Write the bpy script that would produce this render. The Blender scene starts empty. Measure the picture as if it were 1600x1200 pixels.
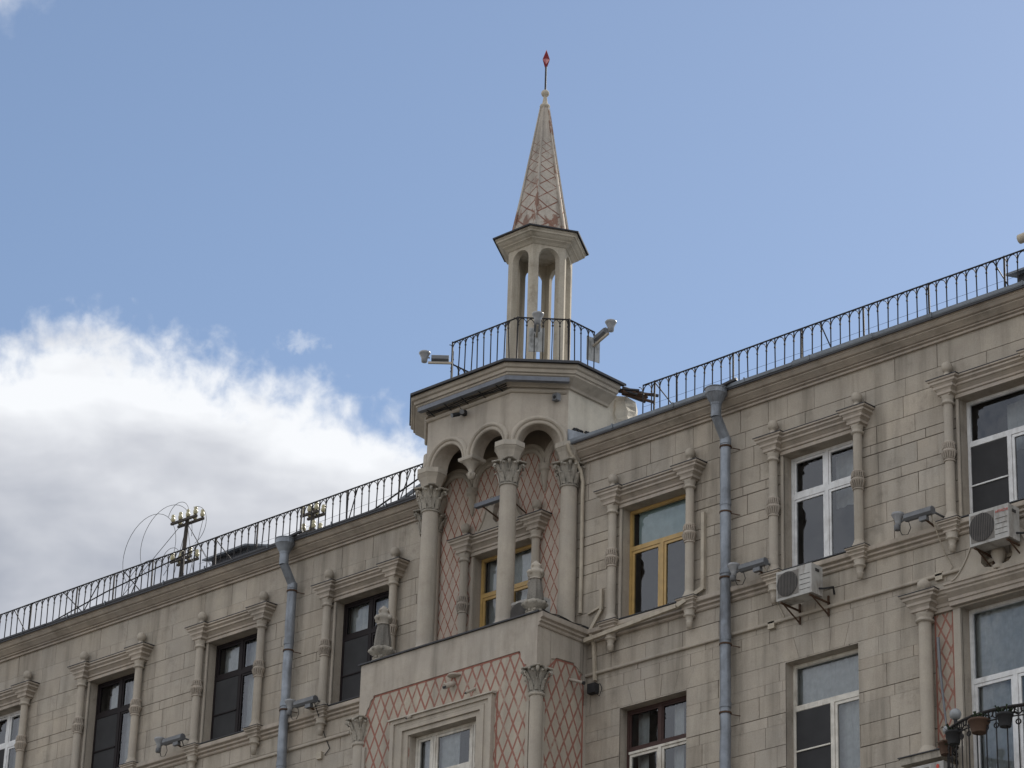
import bpy, math, random
from mathutils import Matrix, Vector
PI = math.pi
R = math.radians
sc = bpy.context.scene
col = sc.collection

# ---------------------------------------------------------------- camera
cam_d = bpy.data.cameras.new("camera"); cam = bpy.data.objects.new("camera", cam_d); col.objects.link(cam)
rt = Vector((0.72862868, 0.68430898, 0.02866125)); dn = Vector((-0.26914216, 0.32455194, -0.90676818)); fw = Vector((-0.62981167, 0.65298335, 0.42065425))
m = Matrix((rt, -dn, -fw)).transposed().to_4x4()
m.translation = Vector((38.95582855, -40.39828674, -21.22314423))
cam.matrix_world = m
cam_d.sensor_width = 36; cam_d.lens = 112.9377; cam_d.clip_start = 0.5; cam_d.clip_end = 5000
sc.camera = cam

# ---------------------------------------------------------------- sky and sun
SUN_EL, SUN_AZ = R(37), R(-1.5)       # azimuth measured from +Y towards +X
w = bpy.data.worlds.new("World"); sc.world = w; w.use_nodes = True
nt = w.node_tree; N = nt.nodes; L = nt.links; N.clear()
def wn(t, **k):
    n = N.new(t)
    for a, b in k.items(): setattr(n, a, b)
    return n
def wmath(op, a, b=None, c=None, clamp=False):
    n = wn('ShaderNodeMath', operation=op, use_clamp=clamp)
    for i, v in enumerate((a, b, c)):
        if v is None: continue
        if isinstance(v, (int, float)): n.inputs[i].default_value = v
        else: L.new(v, n.inputs[i])
    return n.outputs[0]
def wramp(v, lo, hi, a=0.0, b=1.0, smooth=True):
    n = wn('ShaderNodeMapRange', interpolation_type='SMOOTHSTEP' if smooth else 'LINEAR'); n.clamp = True
    L.new(v, n.inputs['Value'])
    for k, q in (('From Min', lo), ('From Max', hi), ('To Min', a), ('To Max', b)): n.inputs[k].default_value = q
    return n.outputs['Result']
sky = wn('ShaderNodeTexSky', sky_type='NISHITA', sun_disc=False, sun_elevation=SUN_EL, sun_rotation=SUN_AZ)
sky.air_density = 1.0; sky.dust_density = .5; sky.ozone_density = 2.0; sky.altitude = 150
tc = wn('ShaderNodeTexCoord'); sep = wn('ShaderNodeSeparateXYZ'); L.new(tc.outputs['Generated'], sep.inputs[0])
az = wmath('MULTIPLY', wmath('ARCTAN2', sep.outputs[1], sep.outputs[0]), 180 / PI)
el = wmath('MULTIPLY', wmath('ARCSINE', sep.outputs[2]), 180 / PI)
cmb = wn('ShaderNodeCombineXYZ'); L.new(az, cmb.inputs[0]); L.new(el, cmb.inputs[1])
def wnoise(scale, detail=6, rough=.55, dist=0.0, off=(0, 0, 0), sx=1.0, sy=1.0):
    mp = wn('ShaderNodeMapping'); mp.inputs['Location'].default_value = off; mp.inputs['Scale'].default_value = (sx, sy, 1)
    L.new(cmb.outputs[0], mp.inputs['Vector'])
    n = wn('ShaderNodeTexNoise'); n.inputs['Scale'].default_value = scale; n.inputs['Detail'].default_value = detail
    n.inputs['Roughness'].default_value = rough; n.inputs['Distortion'].default_value = dist
    L.new(mp.outputs[0], n.inputs['Vector']); return n.outputs['Fac']
n1 = wnoise(.42, 3, .5, 0.3)
n2 = wnoise(1.7, 7, .55, .18, (3, 1, 0))
n3 = wnoise(.5, 4, .5, .2, (9, 4, 0), .55, 1.3)
n4 = wnoise(.11, 6, .55, .3, (20, 3, 0))
# the long cumulus bank low on the left
q = wmath('SUBTRACT', az, 142.0)
el0 = wmath('SUBTRACT', 25.35, wmath('MULTIPLY', wmath('MULTIPLY', q, q), .04))
el0 = wmath('ADD', el0, wmath('MULTIPLY', wmath('SUBTRACT', n1, .5), 1.7))
dep = wmath('SUBTRACT', el0, el)                      # degrees below the cloud's edge
depn = wmath('ADD', dep, wmath('MULTIPLY', wmath('SUBTRACT', n2, .5), 2.1))
bank = wramp(depn, -.45, .75)
azm = wramp(az, 128, 134)
bank = wmath('MULTIPLY', bank, azm)
# a second bank far up on the left
up = wmath('ADD', wmath('SUBTRACT', wmath('ADD', el, wmath('MULTIPLY', wmath('SUBTRACT', az, 144.7), .75)), 30.45), wmath('MULTIPLY', wmath('SUBTRACT', n2, .5), 1.5))
upper = wmath('MULTIPLY', wramp(upv := up, -.2, 1.3, 0, .8), wramp(az, 140, 144))
# broken cloud over the rest of the sky, unseen, added to light the facade
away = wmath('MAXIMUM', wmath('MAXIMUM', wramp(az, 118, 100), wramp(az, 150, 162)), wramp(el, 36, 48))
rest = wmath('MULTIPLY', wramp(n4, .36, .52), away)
wa = wmath('DIVIDE', wmath('SUBTRACT', az, 138.2), .75); we = wmath('DIVIDE', wmath('SUBTRACT', el, 25.42), .30)
wd = wmath('SQRT', wmath('ADD', wmath('MULTIPLY', wa, wa), wmath('MULTIPLY', we, we)))
wisp = wramp(wmath('SUBTRACT', wmath('ADD', wramp(wd, 1.5, .0, 0, .62, False), wnoise(3.2, 8, .65, .4, (1.7, 7, 0))), .80), .0, .35, 0, .32)
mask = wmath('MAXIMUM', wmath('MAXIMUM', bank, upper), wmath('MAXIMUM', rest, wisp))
# light and dark inside the cloud
sh = wmath('ADD', wramp(dep, .1, 3.4, 0, .72, False), wmath('MULTIPLY', wmath('SUBTRACT', n3, .5), 1.25))
sh = wmath('ADD', sh, wmath('MULTIPLY', wmath('SUBTRACT', n2, .5), .12), clamp=True)
cr = wn('ShaderNodeValToRGB'); L.new(sh, cr.inputs[0])
e = cr.color_ramp.elements
e[0].position = 0.10; e[0].color = (.90, .92, .95, 1); e[1].position = .95; e[1].color = (.36, .39, .46, 1)
e2 = e.new(.45); e2.color = (.62, .64, .69, 1)
bgs = wn('ShaderNodeBackground'); hs = wn('ShaderNodeHueSaturation'); hs.inputs['Saturation'].default_value = .92
tint = wn('ShaderNodeMix', data_type='RGBA', blend_type='MULTIPLY'); tint.inputs[0].default_value = 1; tint.inputs[7].default_value = (.97, .985, 1.0, 1)
L.new(sky.outputs[0], hs.inputs['Color']); L.new(hs.outputs[0], tint.inputs[6]); L.new(tint.outputs[2], bgs.inputs[0]); bgs.inputs[1].default_value = .122
bgc = wn('ShaderNodeBackground'); L.new(cr.outputs[0], bgc.inputs[0]); L.new(wramp(sep.outputs[1], .15, -.25, 1.05, 1.25), bgc.inputs[1])      # front-lit clouds behind the view, brightened to lift the shaded facade
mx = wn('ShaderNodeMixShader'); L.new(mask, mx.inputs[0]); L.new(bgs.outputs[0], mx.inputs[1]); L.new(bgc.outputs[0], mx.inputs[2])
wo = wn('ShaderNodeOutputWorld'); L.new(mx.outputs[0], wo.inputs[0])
sd = bpy.data.lights.new("sun", 'SUN'); sd.energy = 5.0; sd.angle = R(.5); sd.color = (1, .94, .84)
sun = bpy.data.objects.new("sun", sd); col.objects.link(sun)
sdir = Vector((math.sin(SUN_AZ) * math.cos(SUN_EL), math.cos(SUN_AZ) * math.cos(SUN_EL), math.sin(SUN_EL)))
sun.rotation_euler = sdir.to_track_quat('Z', 'Y').to_euler(); sun.location = (0, 30, 60)
vs = sc.view_settings; vs.view_transform = 'Standard'; vs.look = 'None'; vs.gamma = 1; vs.use_curve_mapping = False; vs.exposure = 0.0

# ---------------------------------------------------------------- materials
MATS = {}
class NT:
    def __init__(s, name):
        s.m = bpy.data.materials.new(name); s.m.use_nodes = True; s.t = s.m.node_tree; s.t.nodes.clear()
        s.out = s.n('ShaderNodeOutputMaterial'); s.b = s.n('ShaderNodeBsdfPrincipled'); s.l(s.b.outputs[0], s.out.inputs[0])
    def n(s, t, **k):
        q = s.t.nodes.new(t)
        for a, b in k.items(): setattr(q, a, b)
        return q
    def l(s, a, b): s.t.links.new(a, b)
    def math(s, op, a, b=None, clamp=False):
        q = s.n('ShaderNodeMath', operation=op, use_clamp=clamp)
        for i, v in enumerate((a, b)):
            if v is None: continue
            if isinstance(v, (int, float)): q.inputs[i].default_value = v
            else: s.l(v, q.inputs[i])
        return q.outputs[0]
    def ramp(s, v, lo, hi, a=0., b=1.):
        q = s.n('ShaderNodeMapRange'); q.clamp = True; s.l(v, q.inputs[0])
        for i, x in enumerate((lo, hi, a, b)): q.inputs[i + 1].default_value = x
        return q.outputs[0]
    def geo(s):
        if not hasattr(s, 'g'): s.g = s.n('ShaderNodeNewGeometry')
        return s.g
    def noise(s, scale, detail=5, rough=.55, sc3=(1, 1, 1), src=None, dist=0):
        mp = s.n('ShaderNodeMapping'); mp.inputs['Scale'].default_value = sc3
        s.l(src or s.geo().outputs['Position'], mp.inputs[0])
        q = s.n('ShaderNodeTexNoise'); q.inputs['Scale'].default_value = scale; q.inputs['Detail'].default_value = detail
        q.inputs['Roughness'].default_value = rough; q.inputs['Distortion'].default_value = dist
        s.l(mp.outputs[0], q.inputs[0]); return q.outputs['Fac']
    def mix(s, f, a, b, mode='MIX'):
        q = s.n('ShaderNodeMix', data_type='RGBA', blend_type=mode)
        for i, v in ((0, f), (6, a), (7, b)):
            if isinstance(v, (int, float)): q.inputs[i].default_value = v
            elif isinstance(v, tuple): q.inputs[i].default_value = v + (1,) if len(v) == 3 else v
            else: s.l(v, q.inputs[i])
        return q.outputs[2]
    def bump(s, h, st=.3, d=.01):
        q = s.n('ShaderNodeBump'); q.inputs['Strength'].default_value = st; q.inputs['Distance'].default_value = d
        s.l(h, q.inputs['Height']); s.l(q.outputs[0], s.b.inputs['Normal'])

def stone(name, c, dirt=(.10, .088, .07), streak=.5, patch=.35, tone=False, lattice=None, wear=0.0, fine=.12):
    s = NT(name)
    big = s.noise(.7, 5, .6); mid = s.noise(3.5, 6, .6); fn = s.noise(40, 4, .6)
    stq = s.noise(2.6, 5, .6, (1, 1, .12)); stf = s.noise(9, 4, .6, (1, 1, .07))
    base = s.mix(s.ramp(big, .3, .7), (c[0] * .87, c[1] * .88, c[2] * .91), (c[0] * 1.11, c[1] * 1.09, c[2] * 1.06))
    base = s.mix(s.ramp(mid, .38, .68, 0, .65), base, (c[0] * .86, c[1] * .84, c[2] * .84))
    base = s.mix(s.ramp(s.noise(7, 7, .7, (1, 1, .8)), .60, .72, 0, .45), base, tuple(min(1, x * 1.22) for x in c))
    if tone:
        at = s.n('ShaderNodeAttribute', attribute_name='tone')
        base = s.mix(1.0, base, at.outputs['Color'], 'MULTIPLY')
    if lattice:
        if lattice.get('uv'):
            uvn = s.n('ShaderNodeUVMap'); sp = s.n('ShaderNodeSeparateXYZ'); s.l(uvn.outputs[0], sp.inputs[0]); U, V = sp.outputs[0], sp.outputs[1]
        else:
            sp = s.n('ShaderNodeSeparateXYZ'); s.l(s.geo().outputs['Position'], sp.inputs[0])
            U = s.math('DIVIDE', s.math('ADD', sp.outputs[0], sp.outputs[1]), lattice['w']); V = s.math('DIVIDE', sp.outputs[2], lattice['h'])
        wob = s.math('MULTIPLY', s.math('SUBTRACT', s.noise(2.2, 2), .5), .10 if not lattice.get('uv') else .03)
        ms = []
        for op in ('ADD', 'SUBTRACT'):
            f = s.math('FRACT', s.math('ADD', s.math(op, U, V), s.math('ADD', wob, 100.0)))
            d = s.math('ABSOLUTE', s.math('SUBTRACT', f, .5))
            ms.append(s.ramp(d, lattice['t'], lattice['t'] * 1.35, 1, 0))
        mk = s.math('MAXIMUM', ms[0], ms[1])
        if lattice.get('uv'):
            mk = s.math('MULTIPLY', mk, s.ramp(V, 8.1, 8.2, 1, 0)); mk = s.math('MULTIPLY', mk, s.ramp(V, 0.2, .3))
        fade = s.ramp(s.noise(5, 5, .7), .34, .50, .35, 1)
        base = s.mix(s.math('MULTIPLY', mk, fade), base, lattice['c'])
    if wear > 0:
        wp = s.ramp(s.noise(3.0, 7, .65, (1, 1, .45)), .56, .60, 0, wear)
        if lattice and lattice.get('uv'): wp = s.math('MULTIPLY', wp, s.ramp(V, 5.5, 1.0, .15, 1))
        base = s.mix(wp, base, (.23, .115, .08))
    dm = s.math('MULTIPLY', s.ramp(stq, .46, .70, 0, streak), s.ramp(stf, .3, .7, .4, 1))
    base = s.mix(dm, base, dirt)
    dp = s.ramp(s.noise(1.3, 8, .7), .56, .74, 0, patch); base = s.mix(dp, base, dirt)
    base = s.mix(s.ramp(fn, .3, .7, 0, fine), base, dirt)
    s.l(base, s.b.inputs['Base Color']); s.b.inputs['Roughness'].default_value = .92
    s.b.inputs['Specular IOR Level'].default_value = .2
    s.bump(s.math('ADD', s.math('MULTIPLY', fn, .5), mid), .55, .012)
    MATS[name] = s.m
def plain(name, c, rough=.6, metal=0, var=.15, scale=6, dirt=None, dirta=.4, spec=.4, bump=.15):
    s = NT(name); n = s.noise(scale, 6, .6)
    b = s.mix(s.ramp(n, .3, .7), tuple(x * (1 - var) for x in c), tuple(min(1, x * (1 + var)) for x in c))
    if dirt: b = s.mix(s.ramp(s.noise(scale * .6, 7, .7, (1, 1, .35)), .5, .68, 0, dirta), b, dirt)
    s.l(b, s.b.inputs['Base Color']); s.b.inputs['Roughness'].default_value = rough; s.b.inputs['Metallic'].default_value = metal
    s.b.inputs['Specular IOR Level'].default_value = spec
    if bump: s.bump(s.noise(scale * 5, 4), bump, .006)
    MATS[name] = s.m

WALLC = (.44, .393, .330)
stone('wall_stone', WALLC, tone=True, streak=.66, patch=.55, fine=.22)
plain('joint', (.085, .072, .060), .95)
stone('plaster', (.45, .403, .342), streak=.6, patch=.30)
stone('trim_stone', (.44, .395, .332), streak=.35, patch=.22)
stone('trim_warm', (.435, .382, .322), streak=.5, patch=.45)
stone('side_plaster', (.57, .53, .45), streak=.35, patch=.30)
stone('pale_stone', (.44, .40, .34), streak=.5, patch=.45, dirt=(.11, .10, .085))
stone('old_stone', (.42, .385, .325), streak=.9, patch=.9, fine=.35, dirt=(.085, .08, .07))
stone('sooty_stone', (.26, .24, .21), streak=1.0, patch=1.0, fine=.5, dirt=(.07, .068, .062))
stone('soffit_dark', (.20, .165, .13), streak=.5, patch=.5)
RED = (.30, .11, .078)
stone('lattice_back', (.52, .44, .37), streak=.3, patch=.15, lattice=dict(w=.188, h=.40, t=.055, c=RED))
stone('lattice_panel', (.40, .34, .28), streak=.4, patch=.3, lattice=dict(w=.20, h=.37, t=.085, c=(.30, .135, .105)))
stone('lattice_bay', (.44, .39, .32), streak=.35, patch=.2, lattice=dict(w=.235, h=.50, t=.080, c=(.30, .135, .105)))
stone('lattice_spire', (.50, .455, .395), streak=.95, patch=.75, lattice=dict(uv=True, t=.040, c=(.20, .075, .05)), wear=.9, fine=.35, dirt=(.14, .115, .10))
stone('lantern_plaster', (.50, .455, .375), streak=.85, patch=.8, fine=.3, dirt=(.15, .125, .09))
plain('red_border', (.28, .12, .09), .9, var=.25)
plain('zinc', (.225, .245, .275), .5, .4, .32, 3, (.075, .075, .08), .75)
plain('dark_metal', (.045, .045, .05), .55, .3)
plain('roof_sheet', (.15, .165, .185), .55, .3, .2, 2, (.08, .08, .085), .6)
plain('rail_iron', (.022, .019, .019), .6, .4)
plain('frame_yellow', (.42, .275, .10), .45, spec=.5, dirt=(.20, .12, .04), dirta=.35)
plain('frame_dark', (.014, .010, .011), .6, spec=.2)
plain('frame_white', (.66, .66, .66), .45, dirt=(.35, .33, .30), dirta=.5)
plain('frame_cream', (.60, .57, .51), .6, dirt=(.25, .20, .15), dirta=.6)
plain('frame_brown', (.05, .024, .02), .6)
plain('ac_body', (.39, .38, .36), .5, dirt=(.14, .11, .085), dirta=.75)
plain('ac_grille', (.045, .042, .042), .7)
plain('ac_panel', (.17, .155, .14), .7)
plain('plate_grey', (.34, .345, .34), .6, dirt=(.08, .08, .08), dirta=.9, scale=12)
plain('trough', (.15, .16, .185), .5, .2, dirt=(.07, .07, .07))
plain('rust', (.07, .038, .022), .85)
plain('lamp_grey', (.15, .155, .165), .5, .3, dirt=(.10, .10, .10))
plain('lamp_glass', (.27, .275, .285), .2, 0, .1, 20)
plain('duct', (.42, .37, .295), .7, dirt=(.22, .17, .12), dirta=.5)
plain('cable_black', (.02, .02, .022), .7)
plain('insulator', (.40, .36, .22), .3)
plain('wood_pole', (.06, .05, .042), .9)
plain('terracotta', (.085, .05, .034), .85)
plain('globe', (.26, .27, .28), .25)
plain('leaf', (.03, .045, .022), .8)
plain('asphalt', (.09, .088, .085), .95)
plain('pavement', (.28, .27, .25), .95, scale=2)
plain('curtain', (.62, .62, .60), .95, scale=9, bump=0)
plain('blind', (.50, .60, .58), .95, bump=0)
plain('room', (.10, .095, .09), .95, bump=0)
plain('screen', (.034, .034, .036), .9, scale=3, bump=0)
plain('logo_red', (.5, .06, .04), .6)
s = NT('star_red'); s.b.inputs['Base Color'].default_value = (.27, .018, .028, 1); s.b.inputs['Roughness'].default_value = .18; MATS['star_red'] = s.m
s = NT('glass')
fr = s.n('ShaderNodeFresnel'); fr.inputs[0].default_value = 1.75
gl = s.n('ShaderNodeBsdfGlossy'); gl.inputs['Roughness'].default_value = .03; gl.inputs['Color'].default_value = (.9, .93, 1, 1)
tr = s.n('ShaderNodeBsdfTransparent'); tr.inputs[0].default_value = (.72, .76, .78, 1)
mxs = s.n('ShaderNodeMixShader'); s.l(fr.outputs[0], mxs.inputs[0]); s.l(tr.outputs[0], mxs.inputs[1]); s.l(gl.outputs[0], mxs.inputs[2])
bq = s.n('ShaderNodeBump'); bq.inputs['Strength'].default_value = .12; bq.inputs['Distance'].default_value = .02; s.l(s.noise(1.6, 2), bq.inputs['Height']); s.l(bq.outputs[0], gl.inputs['Normal'])
s.l(mxs.outputs[0], s.out.inputs[0]); MATS['glass'] = s.m

# ---------------------------------------------------------------- mesh builder
class MB:
    def __init__(s): s.v = []; s.f = []; s.mi = []; s.sm = []; s.tone = []; s.uv = []; s.keys = []
    def k(s, key):
        if key not in s.keys: s.keys.append(key)
        return s.keys.index(key)
    def add(s, vs_, fs, mat, smooth=False, tone=1.0, uvs=None):
        b = len(s.v); s.v += [tuple(p) for p in vs_]; ki = s.k(mat)
        for i, f in enumerate(fs):
            s.f.append(tuple(b + j for j in f)); s.mi.append(ki); s.sm.append(smooth); s.tone.append(tone)
            s.uv.append(uvs[i] if uvs else None)
        return s
    def box(s, x0, x1, y0, y1, z0, z1, mat):
        return s.add([(x, y, z) for x in (x0, x1) for y in (y0, y1) for z in (z0, z1)],
              [(0, 1, 3, 2), (4, 6, 7, 5), (0, 4, 5, 1), (2, 3, 7, 6), (0, 2, 6, 4), (1, 5, 7, 3)], mat)
    def quad(s, pts, mat, tone=1.0): return s.add(pts, [tuple(range(len(pts)))], mat, tone=tone)
    def tube(s, pts, r, mat, n=6, smooth=True, cap=True):
        P = [Vector(p) for p in pts]; rs = r if isinstance(r, (list, tuple)) else [r] * len(P)
        vs_, fs = [], []; ref = None
        for i, p in enumerate(P):
            t = (P[min(i + 1, len(P) - 1)] - P[max(i - 1, 0)]).normalized()
            if ref is None: ref = Vector((0, 0, 1)) if abs(t.z) < .9 else Vector((1, 0, 0))
            a = t.cross(ref).normalized(); b = t.cross(a).normalized(); ref = -b if False else ref
            if a.length < .5: a = t.orthogonal().normalized(); b = t.cross(a)
            for j in range(n):
                th = 2 * PI * (j + .5) / n; vs_.append(p + (a * math.cos(th) + b * math.sin(th)) * rs[i])
        for i in range(len(P) - 1):
            for j in range(n): fs.append((i * n + j, i * n + (j + 1) % n, (i + 1) * n + (j + 1) % n, (i + 1) * n + j))
        s.add(vs_, fs, mat, smooth)
        if cap: s.add(vs_[:n], [tuple(range(n))], mat); s.add(vs_[-n:], [tuple(range(n))[::-1]], mat)
        return s
    def lathe(s, prof, cx, cy, cz, mat, n=16, smooth=True, a0=0.0, flute=0.0):
        vs_, fs = [], []
        for (r, z) in prof:
            for j in range(n):
                th = a0 + 2 * PI * j / n; rr = r * (1 - flute * (j % 2)); vs_.append((cx + rr * math.cos(th), cy + rr * math.sin(th), cz + z))
        for i in range(len(prof) - 1):
            for j in range(n): fs.append((i * n + j, i * n + (j + 1) % n, (i + 1) * n + (j + 1) % n, (i + 1) * n + j))
        s.add(vs_, fs, mat, smooth)
        s.add(vs_[:n], [tuple(range(n))[::-1]], mat); s.add(vs_[-n:], [tuple(range(n))], mat)
        return s
    def prism(s, poly, y0, y1, mat, axis='y'):
        """polygon in (x,z) extruded along y (or in (y,z) along x)"""
        n = len(poly); P = (lambda a, b, c: (a, c, b)) if axis == 'y' else (lambda a, b, c: (c, a, b))
        vs_ = [P(a, b, y0) for a, b in poly] + [P(a, b, y1) for a, b in poly]
        fs = [tuple(range(n)), tuple(range(n, 2 * n))[::-1]] + [(i, (i + 1) % n, n + (i + 1) % n, n + i) for i in range(n)]
        return s.add(vs_, fs, mat)
    def sweep(s, path, prof, mat, closed=False, ends=True):
        """profile (out, z) swept along a plan path; outward is to the right of travel"""
        n = len(path); nn = []
        for i in range(n):
            ds = []
            for a, b in (((i - 1) % n, i), (i, (i + 1) % n)):
                if not closed and (i == 0 and a == n - 1 or i == n - 1 and b == 0): continue
                dx, dy = path[b][0] - path[a][0], path[b][1] - path[a][1]; l = math.hypot(dx, dy); ds.append((dy / l, -dx / l))
            if len(ds) == 1: nn.append(ds[0])
            else:
                sx, sy = ds[0][0] + ds[1][0], ds[0][1] + ds[1][1]; c = (sx * ds[0][0] + sy * ds[0][1]); nn.append((sx / c, sy / c))
        mm = len(prof)
        vs_ = [(path[i][0] + nn[i][0] * o, path[i][1] + nn[i][1] * o, z) for i in range(n) for o, z in prof]
        fs = []
        for i in range(n if closed else n - 1):
            j = (i + 1) % n
            for k in range(mm - 1): fs.append((i * mm + k, j * mm + k, j * mm + k + 1, i * mm + k + 1))
        if ends and not closed: fs += [tuple(range(mm)), tuple(range((n - 1) * mm, n * mm))[::-1]]
        return s.add(vs_, fs, mat)
    def build(s, name, parent=None, loc=None):
        me = bpy.data.meshes.new(name); me.from_pydata(s.v, [], s.f)
        for k in s.keys: me.materials.append(MATS[k])
        me.polygons.foreach_set('material_index', s.mi); me.polygons.foreach_set('use_smooth', s.sm)
        if any(t != 1.0 for t in s.tone) or 'wall_stone' in s.keys:
            ca = me.color_attributes.new('tone', 'FLOAT_COLOR', 'CORNER'); i = 0
            for f, t in zip(s.f, s.tone):
                c = t if isinstance(t, tuple) else (t, t, t)
                for _ in f: ca.data[i].color = (*c, 1); i += 1
        if any(u for u in s.uv):
            ul = me.uv_layers.new(name='UVMap'); i = 0
            for f, u in zip(s.f, s.uv):
                for q in range(len(f)): ul.data[i].uv = u[q] if u else (0, 0); i += 1
        me.update()
        o = bpy.data.objects.new(name, me); col.objects.link(o)
        if parent:
            o.parent = parent
            if loc is None: o.matrix_parent_inverse = Matrix.Translation(-root_world(parent))
        if loc is not None: o.location = loc
        return o
def root_world(p):
    v = Vector(p.location)
    while p.parent: v = v + p.matrix_parent_inverse.translation + p.parent.location; p = p.parent
    return v
def thing(name, label, cat, loc=(0, 0, 0), group=None):
    o = bpy.data.objects.new(name, None); col.objects.link(o); o.location = loc; o.empty_display_size = .2
    return tag(o, label, cat, group)
def tag(o, label=None, cat=None, group=None, kind=None):
    if label: o['label'] = label
    if cat: o['category'] = cat
    if group: o['group'] = group
    if kind: o['kind'] = kind
    return o
def copy_tree(o, parent=None, loc=None):
    c = o.copy(); col.objects.link(c)
    if parent: c.parent = parent; c.matrix_parent_inverse = o.matrix_parent_inverse.copy()
    if loc is not None: c.location = loc
    for ch in list(o.children): copy_tree(ch, c)
    return c
rnd = random.Random(7)

# ---------------------------------------------------------------- ground
GZ = -23.0
g = MB(); g.quad([(-1500, -1500, GZ), (1500, -1500, GZ), (1500, 1500, GZ), (-1500, 1500, GZ)], 'asphalt'); tag(g.build('road'), kind='structure')
g = MB(); g.box(-60, 60, -6, -.2, GZ - .1, GZ + .14, 'pavement'); tag(g.build('pavement'), kind='structure')

oh = MB(); oh.box(-50, 85, -72, -56, GZ, -4.5, 'plaster'); oh.box(-50.3, 85.3, -72.3, -55.7, -4.5, -4.1, 'trim_stone')  # unseen house, added so sunlight bounces back onto the shaded facade
for i in range(44):
    for j in range(5): oh.box(-48 + i * 3.0, -46.6 + i * 3.0, -56.06, -55.95, GZ + 1.4 + j * 3.6, GZ + 3.4 + j * 3.6, 'room')
tag(oh.build('house'), 'plain plastered house across the street, unseen behind the viewer, added to bounce sunlight onto the facade', 'building')
# ---------------------------------------------------------------- the building
BASE = Vector((0, 0, GZ))
bld = thing('apartment_building', 'grey-beige stone apartment building with a spired turret and red lattice work', 'building', BASE)
CX = -.08; BAY = 3.757
def bay(k): return CX + BAY * k
XL, XR = -20.5, 15.5
ZS, ZT = -.76, 1.43           # upper storey opening
LZ = -2.41                    # head of the lower storey openings
HW = .775
opens = []                    # (x0,x1,z0,z1)
for k in range(-5, 4): opens.append((bay(k) - HW, bay(k) + HW, ZS, ZT))
for k in (-5, -4, -3, -2, -1, 1, 2): opens.append((bay(k) - HW, bay(k) + HW, -4.6, LZ))
D3 = (11.19 - .86, 11.19 + .86)
opens.append((D3[0], D3[1], -5.9, -2.28))

def cut(rect, holes):
    rs = [rect]
    for h in holes:
        nr = []
        for r_ in rs:
            x0, x1, z0, z1 = r_
            if h[0] >= x1 or h[1] <= x0 or h[2] >= z1 or h[3] <= z0: nr.append(r_); continue
            if h[0] > x0: nr.append((x0, h[0], z0, z1))
            if h[1] < x1: nr.append((h[1], x1, z0, z1))
            a, b = max(x0, h[0]), min(x1, h[1])
            if h[2] > z0: nr.append((a, b, z0, h[2]))
            if h[3] < z1: nr.append((a, b, h[3], z1))
        rs = nr
    return [r_ for r_ in rs if r_[1] - r_[0] > .004 and r_[3] - r_[2] > .004]
wall = MB()
for r_ in cut((XL, XR, -7.0, 2.70), opens):
    x0, x1, z0, z1 = r_; wall.quad([(x0, .014, z0), (x1, .014, z0), (x1, .014, z1), (x0, .014, z1)], 'joint')
JD = .014
def block(poly, insets, t):
    """poly: 4 (x,z) going round; insets per side"""
    (a, b, c, d) = poly
    # inset generic quad using side insets order: bottom, right, top, left
    bi, ri, ti, li = insets
    ins = [(a[0] + li, a[1] + bi), (b[0] - ri, b[1] + bi), (c[0] - ri, c[1] - ti), (d[0] + li, d[1] - ti)]
    vs_ = [(x, 0, z) for x, z in ins] + [(x + (.3 * (q - x)), JD, z + .3 * (w_ - z)) for (x, z), (q, w_) in zip(ins, poly)]
    wall.add(vs_, [(0, 1, 2, 3), (4, 5, 1, 0), (5, 6, 2, 1), (6, 7, 3, 2), (7, 4, 0, 3)], 'wall_stone', tone=t)
rowsR = [2.60, 2.15, 1.82, 1.43, 1.10, .92, .54, .35, -.03, -.40, -.74, -.98, -1.30, -1.60, -1.76, -1.99, -2.385, -2.71, -2.90, -3.29, -3.48, -3.86, -4.24, -4.62, -5.0, -5.35, -5.75, -6.1, -6.5, -7.0]
rowsL = [2.60, 2.12, 1.78, 1.40, 1.05, .85, .50, .30, -.08, -.44, -.74, -.98, -1.34, -1.72, -2.05, -2.385] + rowsR[17:]
def gap():
    q = rnd.random(); return .0018 if q < .36 else (.005 if q < .70 else .0095)
def tn():
    t = rnd.gauss(1.0, .035); wq = rnd.gauss(0, .006); return (t * (1 + wq), t, t * (1 - wq))
vz = []                       # voussoir zones
for k in (-5, -4, -3, -2, -1, 1, 2): vz.append((bay(k) - .98, bay(k) + .98, -2.385, -1.99 if k > 0 else -2.05))
holes_all = opens + vz + [(-1.9, 1.7, -.9, 3.0)]
for (xa, xb, rows) in ((XL, -.2, rowsL), (.2, XR, rowsR)):
    for i in range(len(rows) - 1):
        z1, z0 = rows[i], rows[i + 1]; h = z1 - z0
        if z0 > -1.65 and z1 < -1.5 and False: continue
        x = xa - rnd.random() * .5; gb = gap(); gt = gap()
        while x < xb:
            wd = rnd.choice((.45, .62, .80, .88)) if h > .3 else rnd.choice((.4, .5, .62, .7)); nx = x + wd + rnd.uniform(-.03, .03)
            x0, x1 = max(x, xa), min(nx, xb); x = nx
            if x1 - x0 < .02: continue
            t = tn(); gl_, gr_ = gap(), gap()
            for r_ in cut((x0, x1, z0, z1), holes_all):
                c = lambda a, b, gq: gq if abs(a - b) < 1e-6 else 0
                block([(r_[0], r_[2]), (r_[1], r_[2]), (r_[1], r_[3]), (r_[0], r_[3])], (c(r_[2], z0, gb), c(r_[1], x1, gr_), c(r_[3], z1, gt), c(r_[0], x0, gl_)), t)
for r_ in cut((-1.9, 1.7, -.9, 3.0), opens):
    x0, x1, z0, z1 = r_; wall.quad([(x0, .0, z0), (x1, .0, z0), (x1, .0, z1), (x0, .0, z1)], 'wall_stone')
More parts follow.
